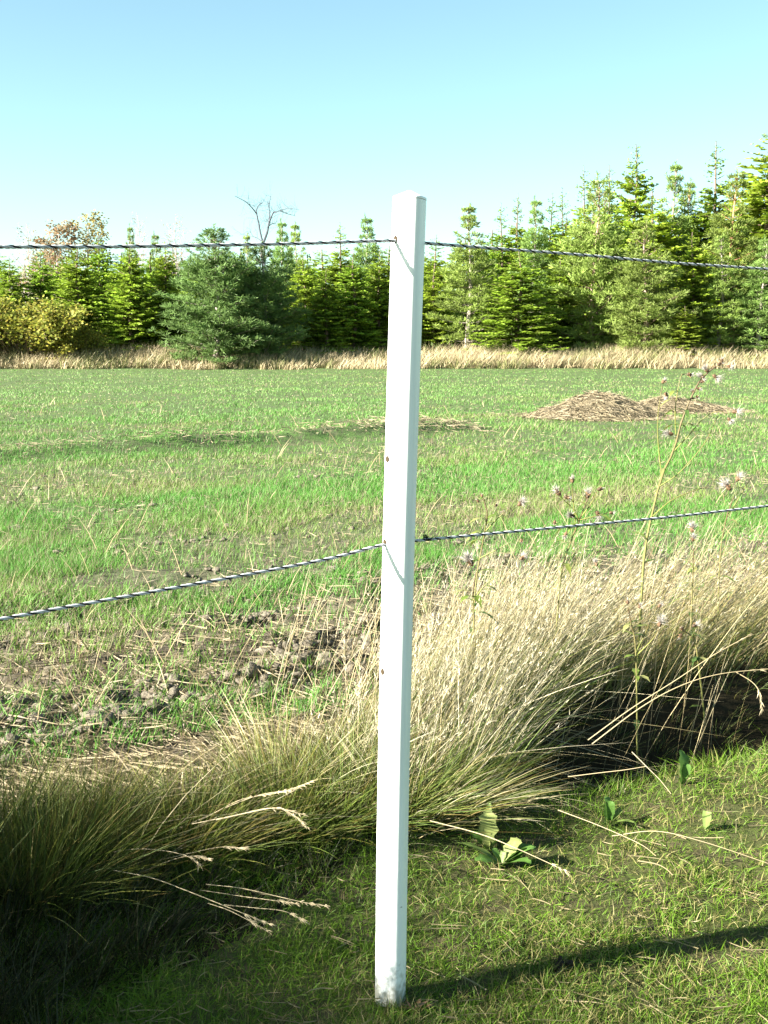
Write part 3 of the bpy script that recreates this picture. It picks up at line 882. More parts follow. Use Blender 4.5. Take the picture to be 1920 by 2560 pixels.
t = tree("pine_tree", "pine", SUNP, 9.0, 1493, 434, 81.5, 215, "wide sunlit pine with soft light green tufts", None, 4.6)
spruce(1526, 412, 98, 105, "thin spruce top showing between the wide pine and the tall star topped spruce", 3)
spruce(1590, 360, 92, 165, "tallest slender spruce on the right with a clear layered top", 1)
t = tree("pine_tree", "pine", SUNP, 9.0, 1618, 545, 78.6, 205, "yellowish sunlit pine in front with pale grey trunk", None, 4.6)
pine(1690, 405, 90, 135, "open pine with upright finger like shoots on the skyline", 0)
pine(1727, 448, 93, 115, "thin brownish pine beside the finger shooted pine", 2)
spruce(1735, 580, 80, 150, "vivid green spruce standing between two pale trunks", 0)
spruce(1712, 765, 76.8, 105, "small vivid green spruce in the dry grass on the right", 1)
spruce(1793, 352, 92, 150, "slender dark spruce with long bare tip near the right edge", 3)
t = tree("pine_tree", "pine", PIN[2], 10, 1842, 424, 83, 185, "pine with reddish bare trunk near the right edge", None, 4.1)
pine(1808, 585, 79.5, 150, "lower grey green pine left of the red trunk", 0)
spruce(1930, 316, 87, 270, "huge dark spruce cut by the right edge", 2)
pine(1912, 590, 79, 160, "light green pine at the bottom of the right edge", 1)
spruce(1990, 420, 84, 200, "spruce beyond the right edge of the tree line", 0)
spruce(-70, 610, 85, 150, "spruce beyond the left edge of the tree line", 2)

T = lambda proto, px, top, Y, w, label, name="birch_tree", cat="birch": tree(name, cat, proto, 10, px, top, Y, w, label, None, 4.4)
T(BIRB, 140, 566, 92, 135, "reddish brown leaved birch above the left spruces")
T(BIRO, 212, 545, 93, 125, "golden orange birch with fading leaves above the left spruces")
T(BIRN, 68, 575, 95, 110, "nearly leafless pinkish birch at the far left")
T(BIRN, 345, 550, 97, 70, "thin twiggy birch behind the bright green spruce")
T(BIRN, 436, 556, 90, 95, "orange tinted thin birch left of the big pine top")
pine(324, 560, 92, 60, "small pine leader poking above the wire on the left", 1)
pine(385, 580, 91, 80, "dark green pine tip above the wire left of the big pine", 1)
pine(618, 585, 85, 80, "pine tips right of the big blue green pine top", 0)

# bare spreading tree far behind
s = Soup(); tips = []
rs = rng; rng = np.random.default_rng(77)
Yb = 104.0
bcol = (.09, .10, .12)
def bt(pts, r0, r1):
    P = np.array([at(px, py, Yb + dz) for px, py, dz in pts])
    P = smooth_path(P, 18)
    tube(s, P, np.linspace(r0, r1, len(P)), bcol, 6)
    return P
base = at(659, 610, Yb); z0 = float(H(base[0], Yb))
trk = Soup()
tube(trk, np.array([[base[0], Yb, z0], [base[0] + .05, Yb, (z0 + base[2]) / 2], base]), [.2, .16, .12], bcol, 7)
limbs = [bt([(657, 608, 0), (650, 580, .2), (647, 560, .3), (641, 534, .5)], .10, .06), bt([(641, 534, .5), (632, 522, .2), (615, 505, -.3), (587, 490, -.6)], .055, .02),
         bt([(641, 534, .5), (642, 522, .8), (648, 512, 1.3), (656, 508, 1.6)], .05, .02), bt([(659, 605, 0), (668, 580, -.2), (673, 556, -.4), (683, 532, -.4), (690, 530, -.4)], .11, .05),
         bt([(672, 560, -.4), (674, 535, -.3), (673, 512, 0), (677, 490, .3)], .06, .02), bt([(686, 532, -.4), (700, 527, -.8), (720, 521, -1.2), (748, 524, -1.4)], .05, .015),
         bt([(671, 566, -.3), (680, 560, .6), (690, 559, 1.2)], .035, .015), bt([(653, 602, 0), (640, 594, .3), (620, 589, .8), (600, 585, 1)], .05, .015), bt([(700, 527, -.8), (718, 534, 0), (738, 540, .6)], .03, .012)]
for P in limbs:
    for q in P[4::2]:
        for k in range(2):
            dd = norm(np.array([rng.normal(0, .7), rng.normal(0, .5), .35 + rng.normal(0, .4)]))
            grow(s, tips, q, dd, rng.uniform(.5, 1.0), .011, 1, bcol, .45, .1, 3)
rng = rs
bt_t = thing("bare_tree", "bare grey leafless tree spreading against the sky behind the pines", "tree", (base[0], Yb, z0))
def localise(soup):
    soup.V = [v - np.array([base[0], Yb, z0]) for v in soup.V]
localise(s); localise(trk)
link("trunk", trk.mesh("bare_trunk", M_bark), bt_t)
link("branches", s.mesh("bare_branches", M_bark), bt_t)

# trees standing further back: nothing tells them apart
skyx = [-100, 60, 260, 330, 440, 600, 760, 860, 960, 1080, 1180, 1280, 1420, 1560, 1760, 2060]
skyy = [625, 620, 615, 640, 610, 610, 625, 615, 610, 612, 570, 550, 510, 480, 470, 440]
for k in range(34):
    px = -60 + k * 61 + rng.uniform(-18, 18)
    spruce(px, np.interp(px, skyx, skyy) + rng.uniform(0, 45), rng.uniform(86, 103), rng.uniform(150, 215), "dark conifer filling the second row behind the front trees", int(rng.integers(0, 3)), "conifers filling the second row")

# far-off wood seen through the gaps
s = Soup()
for k in range(150):
    Y = rng.uniform(112, 190); xx = rng.uniform(-.42, .42) * Y
    h = rng.uniform(8.5, 12.5); R = rng.uniform(1.3, 2.2)
    m = 230
    f = rng.uniform(0, 1, m) ** .8; a = rng.uniform(0, 6.28, m)
    r = R * (1 - f) ** .8 * rng.uniform(.6, 1.1, m)
    P = np.stack([xx + np.cos(a) * r * .4, Y + np.sin(a) * r * .4, f * h], 1)
    D = norm(np.stack([np.cos(a), np.sin(a), -.2 + rng.normal(0, .25, m)], 1))
    crown_cards(s, P, D, np.maximum(r * .8, .25), .5 * np.ones(m) * (1.1 - .6 * f), np.array([[.06, .105, .04]]) * rng.uniform(.6, 1.3, (m, 1)))
o = link("far_wood", s.mesh("far_wood", M_leaf), kind='stuff')
tag(o, "far off conifer wood seen through gaps in the tree line")

# low scrub between trunks
s = Soup()
m = 16000
x = rng.uniform(-34, 36, m); y = rng.uniform(79, 98, m)
zz = H(x, y) + rng.uniform(0, 1, m) ** 1.6 * 1.6 * fbm(x * .5, y * .5, 151, 3)
crown_cards(s, np.stack([x, y, zz], 1), norm(rng.normal(0, 1, (m, 3)) + [0, 0, .6]), rng.uniform(.15, .4, m), rng.uniform(.08, .2, m), np.array([(.10, .13, .03), (.13, .11, .05), (.08, .11, .03)])[rng.integers(0, 3, m)] * rng.uniform(.6, 1.2, (m, 1)))
o = link("forest_undergrowth", s.mesh("forest_undergrowth", M_leaf), kind='stuff')
tag(o, "low dark scrub under the trees at the forest edge")

# ------------------------------------------------------------------ straw heaps on the field
def heap(label, px0, px1, pybase, pytop, Y, depth, seed, nstraw, peak=.42, skew=1.0):
    global rng
    keep = rng; rng = np.random.default_rng(seed)
    a = at(px0, pybase, Y); b = at(px1, pybase, Y); tp = at((px0 + px1) / 2, pytop, Y)
    cx = (a[0] + b[0]) / 2; wx = (b[0] - a[0]) / 2; z0 = float(H(cx, Y)); hh = tp[2] - z0
    t = thing("straw_heap", label, "straw heap", (cx, Y, z0))
    def hz(u, v):
        q = np.sqrt(np.clip((u - (peak - .5) * 2 * np.clip(1 - abs(u), 0, 1)) ** 2 + v ** 2, 0, 4))
        base = np.clip(1 - q, 0, 1) ** .85
        return hh * base * (.60 + .85 * (fbm(u * 3.2 + seed, v * 3.2, seed, 4))) * 1.0
    g = 44
    uu, vv_ = np.meshgrid(np.linspace(-1.05, 1.05, g), np.linspace(-1.05, 1.05, g), indexing='ij')
    zz = hz(uu, vv_) + .05 * hh * (fbm(uu * 12, vv_ * 12, seed + 5, 3) - .5) - .02
    V = np.stack([uu * wx, vv_ * depth, zz], -1).reshape(-1, 3)
    i, j = np.meshgrid(np.arange(g - 1), np.arange(g - 1), indexing='ij'); p = (i * g + j).ravel()
    F = np.concatenate([np.stack([p, p + g, p + g + 1], 1), np.stack([p, p + g + 1, p + 1], 1)])
    c = np.array([.16, .13, .08]) * (.6 + .8 * fbm(uu * 9, vv_ * 9, seed + 9, 3)).reshape(-1, 1)
    link("mound", mesh_data("straw_mound", V, F, c, [M_bark], True), t)
    s = Soup()
    n = nstraw
    r = np.sqrt(rng.uniform(0, 1, n)) * 1.12; an = rng.uniform(0, 6.28, n)
    u = np.cos(an) * r; v = np.sin(an) * r
    z = hz(u, v)
    gx = (hz(u + .04, v) - hz(u - .04, v)) / (.08 * wx); gy = (hz(u, v + .04) - hz(u, v - .04)) / (.08 * depth)
    a = rng.uniform(0, 6.28, n)
    D = np.stack([np.cos(a), np.sin(a), np.cos(a) * gx + np.sin(a) * gy + rng.normal(0.0, .11, n)], 1)
    D = norm(D)
    L = rng.uniform(.07, .26, n)
    c = np.array([.27, .22, .14]) * rng.uniform(.5, 1.2, (n, 1))
    dk = rng.uniform(0, 1, n) < .16
    c[dk] *= .5
    ribbons(s, np.stack([u * wx, v * depth, z + rng.uniform(0, .04, n)], 1), D, L, rng.uniform(.006, .012, n), np.stack([rng.normal(0, .25, n), rng.normal(0, .25, n), rng.normal(-.12, .12, n)], 1), 3, c, c, .7)
    o = link("straw", s.mesh("heap_straw", M_straw), t, 'stuff')
    rng = keep
heap("large rounded straw heap on the green field right of the post", 1325, 1660, 1041, 980, 23.0, 1.05, 5, 14000, .5)
heap("low ragged straw heap trailing right from the large one", 1540, 1850, 1030, 996, 25.0, .8, 8, 7000, .36)

# ------------------------------------------------------------------ the white fence post
M_post = bpy.data.materials.new("white_plastic"); M_post.use_nodes = True
t_ = M_post.node_tree; b_ = t_.nodes["Principled BSDF"]
b_.inputs["Roughness"].default_value = 0.42; b_.inputs["Specular IOR Level"].default_value = 0.4
tc = t_.nodes.new("ShaderNodeTexCoord")
mp = t_.nodes.new("ShaderNodeMapping"); mp.inputs["Scale"].default_value = (60, 60, 3)
t_.links.new(tc.outputs["Object"], mp.inputs[0])
nz = t_.nodes.new("ShaderNodeTexNoise"); nz.inputs["Scale"].default_value = 1.0; nz.inputs["Detail"].default_value = 6
t_.links.new(mp.outputs[0], nz.inputs["Vector"])
cr = t_.nodes.new("ShaderNodeValToRGB")
cr.color_ramp.elements[0].position = .25; cr.color_ramp.elements[0].color = (.68, .69, .68, 1)
cr.color_ramp.elements[1].position = .55; cr.color_ramp.elements[1].color = (.80, .81, .81, 1)
t_.links.new(nz.outputs[0], cr.inputs[0])
sx = t_.nodes.new("ShaderNodeSeparateXYZ"); t_.links.new(tc.outputs["Object"], sx.inputs[0])
n2 = t_.nodes.new("ShaderNodeTexNoise"); n2.inputs["Scale"].default_value = 70; n2.inputs["Detail"].default_value = 5
t_.links.new(tc.outputs["Object"], n2.inputs["Vector"])
mz = t_.nodes.new("ShaderNodeMapRange"); mz.inputs[1].default_value = .14; mz.inputs[2].default_value = -.01; mz.inputs[3].default_value = -.25; mz.inputs[4].default_value = .42
t_.links.new(sx.outputs[2], mz.inputs[0])
ad = t_.nodes.new("ShaderNodeMath"); ad.operation = 'ADD'; t_.links.new(mz.outputs[0], ad.inputs[0]); t_.links.new(n2.outputs[0], ad.inputs[1])
st = t_.nodes.new("ShaderNodeMapRange"); st.inputs[1].default_value = .55; st.inputs[2].default_value = .85; st.inputs[4].default_value = .75
t_.links.new(ad.outputs[0], st.inputs[0])
mxd = t_.nodes.new("ShaderNodeMix"); mxd.data_type = 'RGBA'; mxd.inputs[7].default_value = (.20, .19, .12, 1)
t_.links.new(st.outputs[0], mxd.inputs[0]); t_.links.new(cr.outputs[0], mxd.inputs[6]); t_.links.new(mxd.outputs[2], b_.inputs["Base Color"])
M_hole = plain_mat("hole_dark", (.05, .035, .02), .9, .1)
M_crack = plain_mat("scratch_dark", (.22, .21, .20), .9, .1)

base_p = gnd(976, 2497, 0.0)
PY = base_p[1]
top_p = at(1024.5, 492, PY)
axis = top_p - base_p
plen = np.linalg.norm(axis)
post = thing("fence_post", "white square plastic fence post with low pyramid cap leaning slightly right", "fence post", base_p)
ztilt = math.atan2(axis[0], axis[2]); YAW = -math.radians(21.0)
from mathutils import Matrix, Euler
Rm = Matrix.Rotation(ztilt, 4, 'Y') @ Matrix.Rotation(YAW, 4, 'Z')
post.rotation_euler = Rm.to_euler()
HALF = 0.0284; RAD = 0.0125
SUPER = 3.4
def ring(half, rad, n=96):
    """softly rounded square, its faces a touch convex"""
    a = np.linspace(0, 2 * np.pi, n, endpoint=False) + .01
    c, q = np.cos(a), np.sin(a)
    k = (np.abs(c) ** SUPER + np.abs(q) ** SUPER) ** (-1 / SUPER)
    return np.stack([c * k * half, q * k * half], 1)
def face_y(x):
    return -HALF * (1 - min(.95, abs(x / HALF)) ** SUPER) ** (1 / SUPER)
def bow(z):
    """the post is bent a few millimetres to the left half way up"""
    t = min(1, max(0, z / plen)); b = .0052 * 4 * t * (1 - t)
    return np.array([-b * math.cos(YAW), b * math.sin(YAW)])
def loft(levels, close_top=True, apex=None):
    """levels: list of (half, rad, z)"""
    V = []; F = []
    m = len(ring(.1, .02))
    for hf, rd, z in levels:
        r = ring(hf, rd) + bow(z); V += [(p[0], p[1], z) for p in r]
    for i in range(len(levels) - 1):
        for k in range(m):
            a = i * m + k; b = i * m + (k + 1) % m
            F += [[a, b, b + m], [a, b + m, a + m]]
    b0 = len(V)
    V.append((0, 0, apex if apex is not None else levels[-1][2]))
    tl = (len(levels) - 1) * m
    for k in range(m):
        F.append([tl + k, tl + (k + 1) % m, b0])
    V.append((0, 0, levels[0][2]))
    for k in range(m):
        F.append([(k + 1) % m, k, b0 + 1])
    return np.array(V), np.array(F)
def smooth_by_angle(o, ang=35):
    me = o.data
    me.polygons.foreach_set("use_smooth", np.ones(len(me.polygons), bool))
    me.set_sharp_from_angle(angle=math.radians(ang))
zl = np.linspace(-.25, plen - .006, 20)
V, F = loft([(HALF + .0002 * math.sin(z * 5), RAD, z) for z in zl])
o = link("post_body", mesh_data("post_body", V, F, None, [M_post]), post); smooth_by_angle(o)
zt = plen - .006
V, F = loft([(HALF - .002, RAD, zt - .004), (HALF - .002, RAD, zt + .0012), (HALF + .0006, RAD, zt + .0012), (HALF + .0006, RAD, zt + .004), (HALF - .0006, RAD, zt + .0055), (.004, .003, zt + .0165)], True, zt + .0175)
o = link("post_cap", mesh_data("post_cap", V, F, None, [M_post]), post); smooth_by_angle(o, 14)

Pw = Matrix.Translation(Vector(base_p)) @ Rm
Pinv = Pw.inverted()
def on_front(px, py):
    """the point of the front face seen at that pixel, in the post's own axes"""
    r = Vector(ray(px, py)); c = Vector((0, 0, CAMZ))
    c2 = Pinv @ c; r2 = (Pinv.to_3x3() @ r)
    p = c2
    for _ in range(4):
        t = (-HALF + bow(p.z)[1] - c2.y) / r2.y
        p = c2 + r2 * t
    return p
def disc(name, px, py, rx, rz, mat):
    p = on_front(px, py)
    n = 16; bw = bow(p.z); fy = lambda x: face_y(x - bw[0]) + bw[1] - .0002
    V = []; F = []
    a = np.linspace(0, 2 * np.pi, n, endpoint=False)
    for sc, dy in ((1.3, -.0001), (1.12, -.0009), (1.0, -.0009), (.9, -.0003)):
        V += [(p.x + rx * sc * math.cos(q), fy(p.x + rx * sc * math.cos(q)) + dy, p.z + rz * sc * math.sin(q)) for q in a]
    V.append((p.x, fy(p.x) - .0003, p.z))
    for l in range(3):
        for k in range(n):
            q = l * n + k; w = l * n + (k + 1) % n
            F += [[q, w, w + n], [q, w + n, q + n]]
    for k in range(n):
        F.append([3 * n + k, 3 * n + (k + 1) % n, 4 * n])
    me = mesh_data(name, V, F, None, [mat]); return link(name, me, post)
for px, py in ((988, 598), (967, 1148), (960, 1357), (955, 1680)):
    disc("wire_hole", px, py, .0034, .0052, M_hole)
# scratches round the foot
for pts in ([(948, 2252), (965, 2262), (985, 2269), (1000, 2274)], [(938, 2292), (955, 2292), (973, 2297), (988, 2304)]):
    P = np.array([on_front(px, py) for px, py in pts]); P[:, 1] = [face_y(q[0] - bow(q[2])[0]) + bow(q[2])[1] + .0002 for q in P]
    s = Soup(); tube(s, smooth_path(P, 14), np.linspace(.0004, .0009, 14), .2, 5)
    me = s.mesh("scratch", M_crack); link("scratch", me, post)

# ------------------------------------------------------------------ twisted fence wires
M_wl = plain_mat("cord_pale", (.50, .50, .52), .45, .4, .3, 200, (.36, .36, .38))
M_wd = plain_mat("cord_black", (.012, .012, .016), .5, .3)
FD = np.array([.82, .572]); FN = np.array([-.572, .82])
def plane_pt(px, py, p0):
    r = ray(px, py)
    t = (FN @ p0[:2]) / (FN @ r[:2])
    return np.array([0, 0, CAMZ]) + r * t
def wire(label, left, hole, right, R=.0016, r=.00185, pitch=.029):
    hp = np.array(Pw @ on_front(*hole))
    pts = [plane_pt(px, py, hp) for px, py in left] + [hp] + [plane_pt(px, py, hp) for px, py in right]
    pts = np.array(pts)
    d0 = norm(pts[0] - pts[1]); d1 = norm(pts[-1] - pts[-2])
    pts = np.concatenate([[pts[0] + d0 * 2.2, pts[0] + d0 * .9], pts, [pts[-1] + d1 * 1.2, pts[-1] + d1 * 3.2]])
    L = np.linalg.norm(np.diff(pts, axis=0), axis=1).sum()
    n = int(L / pitch * 11)
    C = smooth_path(pts, n)
    # resample evenly
    dl = np.concatenate([[0], np.cumsum(np.linalg.norm(np.diff(C, axis=0), axis=1))])
    q = np.linspace(0, dl[-1], n); C = np.stack([np.interp(q, dl, C[:, k]) for k in range(3)], 1)
    tan = norm(np.gradient(C, axis=0)); a = norm(np.cross(tan, [0, 0, 1.0])); b = np.cross(a, tan)
    w = thing("fence_wire", label, "fence wire", hp)
    for nm, mat, ph in (("pale_strand", M_wl, 0), ("pale_strand", M_wl, 2 * np.pi / 3), ("black_strand", M_wd, 4 * np.pi / 3)):
        an = -2 * np.pi * q / pitch + ph
        P = C + a * (R * np.cos(an))[:, None] + b * (R * np.sin(an))[:, None] - hp
        s = Soup(); tube(s, P, r if nm == "pale_strand" else r * .85, .5, 6)
        link(nm, s.mesh(nm, mat, True), w)
    return hp, w
wire("upper twisted black and pale fence wire crossing above the trees", [(0, 617), (240, 617), (463, 614), (741, 609)], (987, 602), [(1100, 611), (1447, 637), (1678, 657), (1920, 673)])
hp, w2 = wire("lower twisted black and pale fence wire crossing the field", [(0, 1548), (289, 1496), (637, 1433), (830, 1395)], (960, 1362), [(1060, 1350), (1447, 1314), (1680, 1292), (1920, 1265)])
# knot of loose cord ends on the lower wire
k0 = plane_pt(1066, 1349, hp) - hp
s = Soup()
for j in range(4):
    q = np.linspace(0, 1, 9)
    P = k0 + np.stack([-.006 + .014 * q + .004 * np.sin(q * 5 + j), .004 * np.cos(q * 6 + j * 1.6), .001 + .0055 * np.sin(q * 3.1 + j * .9) + .002 * j], 1)
    tube(s, P, .0013, .02, 5)
link("wire_knot", s.mesh("wire_knot", M_wd), w2)

# ------------------------------------------------------------------ thistles gone to seed
BROWN = (.11, .065, .035); SGREEN = (.19, .21, .05); SBROWN = (.11, .065, .04)
def pappus_head(parent, p, d, size=.014, fluff=1.0, dark=False):
    p = np.array(p); d = norm(np.array(d, float))
    s = Soup()
    prof = [(-.15, .25), (0.1, .75), (.5, .9), (.85, .6), (1.0, .5)]
    pts = np.array([p + d * size * a for a, _ in prof])
    tube(s, pts, np.array([size * .48 * b for _, b in prof]), np.array(BROWN) * (.6 if dark else 1.1), 8)
    m = 16
    dd = norm(d * .4 + rng.normal(0, .8, (m, 3)))
    ribbons(s, np.repeat((p + d * size * .4)[None], m, 0) + dd * size * .3, dd, size * .55, size * .22, d * .5, 1, (.24, .14, .07), (.3, .18, .09))
    h = link("seed_head", s.mesh("seed_head", M_stem), parent)
    if fluff > 0:
        s = Soup(); m = int(150 * fluff)
        dd = norm(d * rng.uniform(.5, 1.4, (m, 1)) + rng.normal(0, .42, (m, 3)))
        c = np.array([.42, .385, .35]) * rng.uniform(.75, 1.15, (m, 1))
        ribbons(s, np.repeat((p + d * size * .75)[None], m, 0), dd, size * rng.uniform(.6, 1.6, m) * (.6 + .4 * fluff), size * .085, rng.normal(0, .25, (m, 3)), 2, c * .9, c, .5)
        link("seed_fluff", s.mesh("seed_fluff", M_straw), h)

def thin_leaf(s, p, d, L, w, c, droop=.5):
    d = norm(np.array(d, float)); side = norm(np.cross(d, [0, 0, 1.0]) + 1e-6)
    n = 6; V = []; C = []
    for k in range(n + 1):
        t = k / n
        cpt = np.array(p) + d * L * t + np.array([0, 0, -droop * L * t * t])
        ww = w * math.sin(math.pi * min(.98, t * .86 + .12)) * (1 + .25 * (-1) ** k)
        V += [cpt - side * ww, cpt + np.array([0, 0, -.12 * ww]), cpt + side * ww]; C += [c] * 3
    F = []
    for k in range(n):
        a = 3 * k
        F += [[a, a + 1, a + 4], [a, a + 4, a + 3], [a + 1, a + 2, a + 5], [a + 1, a + 5, a + 4]]
    s.add(V, F, C)

def thistle(label, Y, stems, heads, leaves=8, group=None):
    """stems: list of pixel polylines (first starts on the ground); heads: (px,py,dx,dy,size,fluff,dark)"""
    p0 = at(*stems[0][0], Y); zg = float(H(p0[0], Y)); org = np.array([p0[0], Y, zg])
    t = thing("thistle", label, "thistle", org, group)
    s = Soup(); allp = []
    for i, st in enumerate(stems):
        P = [at(px, py, Y + .02 * math.sin(k + i)) - org for k, (px, py) in enumerate(st)]
        if i == 0:
            P = [np.array([0, 0, -.02])] + P[1:]
        P = smooth_path(P, 16)
        f = np.linspace(0, 1, 16)[:, None]
        c = np.array(SGREEN) * (1 - f ** .55) + np.array(SBROWN) * f ** .55 if i < 1 else np.array(SGREEN) * (1 - f * .8) + np.array(SBROWN) * f * .8
        r0 = (.0052 if len(heads) > 15 else .0034) if i == 0 else .0025
        tube(s, P, np.linspace(r0, r0 * .5, 16), c, 6)
        allp.append(P)
    link("stem", s.mesh("thistle_stem", M_stem), t)
    for k in range(leaves):
        P = allp[0] if k % 3 else allp[k % len(allp)]
        q = P[rng.integers(1, 11)]
        a = rng.uniform(0, 6.28)
        s = Soup(); c = np.array([(.12, .17, .03), (.15, .18, .04), (.20, .20, .07), (.06, .11, .025)][rng.integers(0, 4)])
        thin_leaf(s, q, (math.cos(a), math.sin(a), .5), rng.uniform(.05, .12), rng.uniform(.006, .012), c, rng.uniform(.3, .9))
        link("leaf", s.mesh("thistle_leaf", M_blade), t)
    for px, py, dx, dy, sz, fl, dk in heads:
        pappus_head(t, at(px, py, Y) - org, (dx, rng.normal(0, .2), dy), sz * .95, fl, dk)
    return t

thistle("tallest thistle with a curved dry spike of fluffy seed heads over the straw heap", 4.4,
        [[(1592, 1700), (1608, 1420), (1625, 1310), (1655, 1190), (1685, 1125), (1705, 1050), (1732, 985), (1755, 945), (1790, 915)],
         [(1683, 1130), (1720, 1090), (1760, 1045), (1795, 1028), (1818, 1035)], [(1655, 1200), (1645, 1100), (1645, 1040), (1650, 1000), (1655, 965)], [(1690, 1100), (1688, 1030), (1693, 985), (1703, 940), (1712, 936)], [(1650, 1215), (1700, 1180), (1760, 1110), (1795, 1040)],
         [(1632, 1290), (1680, 1250), (1740, 1225), (1770, 1217)]],
        [(1795, 912, .6, .3, .016, .5, True), (1818, 915, .9, -.2, .014, 1.1, False), (1783, 938, .8, -.5, .017, 1.3, False), (1770, 930, -.5, .7, .016, 1.2, False), (1760, 945, -.7, .5, .015, 1.1, False),
         (1752, 956, .5, .4, .013, .7, True), (1742, 970, .6, -.2, .012, .5, True), (1735, 982, -.4, .5, .012, .3, True), (1728, 995, .5, -.1, .010, .2, True), (1805, 905, .1, 1, .012, .4, True),
         (1718, 936, 1, -.1, .017, .3, True), (1656, 958, .5, .8, .014, .7, False), (1664, 982, .3, -.9, .016, .9, False), (1682, 1085, -.9, .1, .018, 1.2, False), (1832, 1030, .9, .1, .017, 1.3, False), (1820, 1045, .6, -.6, .015, 1.2, False), (1740, 990, .8, -.5, .011, .4, True)], 16)
thistle("thistle with a cluster of dark and fluffy heads just above the lower wire", 4.2,
        [[(1380, 1730), (1400, 1460), (1425, 1360), (1445, 1310), (1458, 1275), (1470, 1245)], [(1448, 1300), (1430, 1270), (1410, 1250), (1400, 1238)], [(1455, 1290), (1480, 1255), (1492, 1230)], [(1440, 1320), (1432, 1240), (1430, 1215)], [(1450, 1300), (1490, 1290), (1520, 1282)]],
        [(1400, 1238, -.4, .6, .020, .9, True), (1412, 1242, .8, -.2, .016, .6, True), (1431, 1206, .1, 1, .015, .6, False), (1468, 1245, .2, .9, .020, 1.0, True), (1494, 1224, .8, .2, .017, .2, True), (1491, 1278, .3, -.6, .018, 1.2, False), (1434, 1292, -.6, .4, .019, 1.0, True), (1524, 1282, 1, .1, .013, .5, False), (1388, 1302, -.2, -.5, .014, .1, False), (1417, 1330, -.2, -.6, .015, .9, False)], 10)
thistle("thin reddish thistle with small closed heads right beside the post", 4.1,
        [[(1175, 1700), (1188, 1480), (1203, 1380), (1215, 1310), (1218, 1280), (1208, 1245)], [(1212, 1330), (1245, 1295), (1272, 1272)], [(1200, 1395), (1240, 1375), (1278, 1355)]],
        [(1197, 1255, -.6, .6, .011, .1, False), (1205, 1243, 0, 1, .010, .2, False), (1240, 1266, .2, .8, .010, .1, True), (1296, 1264, .4, .5, .017, 1.3, False), (1303, 1348, .1, -.5, .012, .2, False)], 12)
thistle("yellow green thistle with large round pale puff above the wire right of the post", 4.0,
        [[(1195, 1720), (1185, 1560), (1183, 1480), (1190, 1430)], [(1184, 1500), (1215, 1460), (1240, 1445)]],
        [(1180, 1412, -.3, .5, .024, 1.5, False), (1302, 1398, .4, .3, .016, 1.2, False)], 18)
thistle("thistle with two round puffs held one above the other right of the lower wire", 4.6,
        [[(1725, 1720), (1730, 1500), (1733, 1420), (1734, 1370)]],
        [(1732, 1352, 0, .9, .017, 1.2, False), (1730, 1330, .1, 1, .020, 1.4, False)], 18)
thistle("thistle with a pair of large brownish puffs near the right edge above the wire", 4.9,
        [[(1790, 1700), (1800, 1400), (1815, 1300), (1835, 1240)], [(1820, 1290), (1850, 1240), (1880, 1190)]],
        [(1826, 1224, -.5, .6, .026, 1.2, False), (1842, 1202, .4, .8, .020, 1.2, False)], 6)
thistle("low thistle with rusty closed head and puffs deep in the straw grass", 3.9,
        [[(1600, 1760), (1590, 1640), (1578, 1560), (1570, 1520)], [(1590, 1630), (1610, 1590), (1622, 1560)], [(1590, 1640), (1630, 1600), (1648, 1572)]],
        [(1570, 1510, -.2, 1, .014, .2, False), (1598, 1520, .2, .9, .013, .7, False), (1648, 1566, .2, .8, .018, 1.4, False), (1646, 1518, .4, .5, .012, .8, False), (1492, 1415, -.2, .8, .014, 1.0, False)], 10)
thistle("brown withered thistle with drooping dark heads over the black hollow", 4.25,
        [[(1765, 1760), (1745, 1650), (1735, 1600), (1715, 1580), (1706, 1576)], [(1738, 1610), (1735, 1590), (1730, 1572)]],
        [(1704, 1585, -.4, -.8, .016, .1, True), (1708, 1574, -.5, .5, .014, .1, True), (1732, 1566, .5, .4, .016, 1.0, True)], 6)

# ------------------------------------------------------------------ broad-leaved weeds on the lawn edge
def broad_leaf(L, w, c, arch, wav):
    s = Soup(); n = 9; V = []; C = []
    for k in range(n + 1):
        t = k / n
        ww = w * (math.sin(math.pi * min(.985, .1 + t * .88)) ** .8) * (1 + wav * math.sin(t * 22))
        x = L * t * math.cos(arch * t); z = L * t * math.sin(arch * (1 - t * .7))
        for q, dz in ((-1, .18), (-.5, .03), (0, 0), (.5, .03), (1, .18)):
            V.append((x, q * ww, z + dz * ww + (.03 * L * math.sin(t * 14 + q * 2) * wav)))
            C.append(np.array(c) * (1.25 if q == 0 else 1))
    F = []
    for k in range(n):
        for j in range(4):
            a = k * 5 + j
            F += [[a, a + 5, a + 6], [a, a + 6, a + 1]]
    s.add(V, F, C)
    return s.mesh("weed_leaf", M_blade, True)
LC = (.075, .15, .028)
leafs = [broad_leaf(.11, .017, LC, .9, .10), broad_leaf(.14, .019, (.12, .17, .04), .5, .22), broad_leaf(.09, .016, (.14, .19, .05), 1.1, .12), broad_leaf(.12, .022, (.20, .23, .075), .8, .30), broad_leaf(.11, .024, (.075, .15, .028), .6, .26)]
def weed(label, px, py, spec, z=0.02):
    g = gnd(px, py, z)
    t = thing("broadleaf_weed", label, "weed", (g[0], g[1], float(H(g[0], g[1])) + .004))
    for az, pit, sc, k in spec:
        o = link("leaf", leafs[k], t)
        o.rotation_euler = (rng.normal(0, .2), -math.radians(pit), math.radians(az)); o.scale = (sc * .78, sc * .7, sc * .78)
    return t
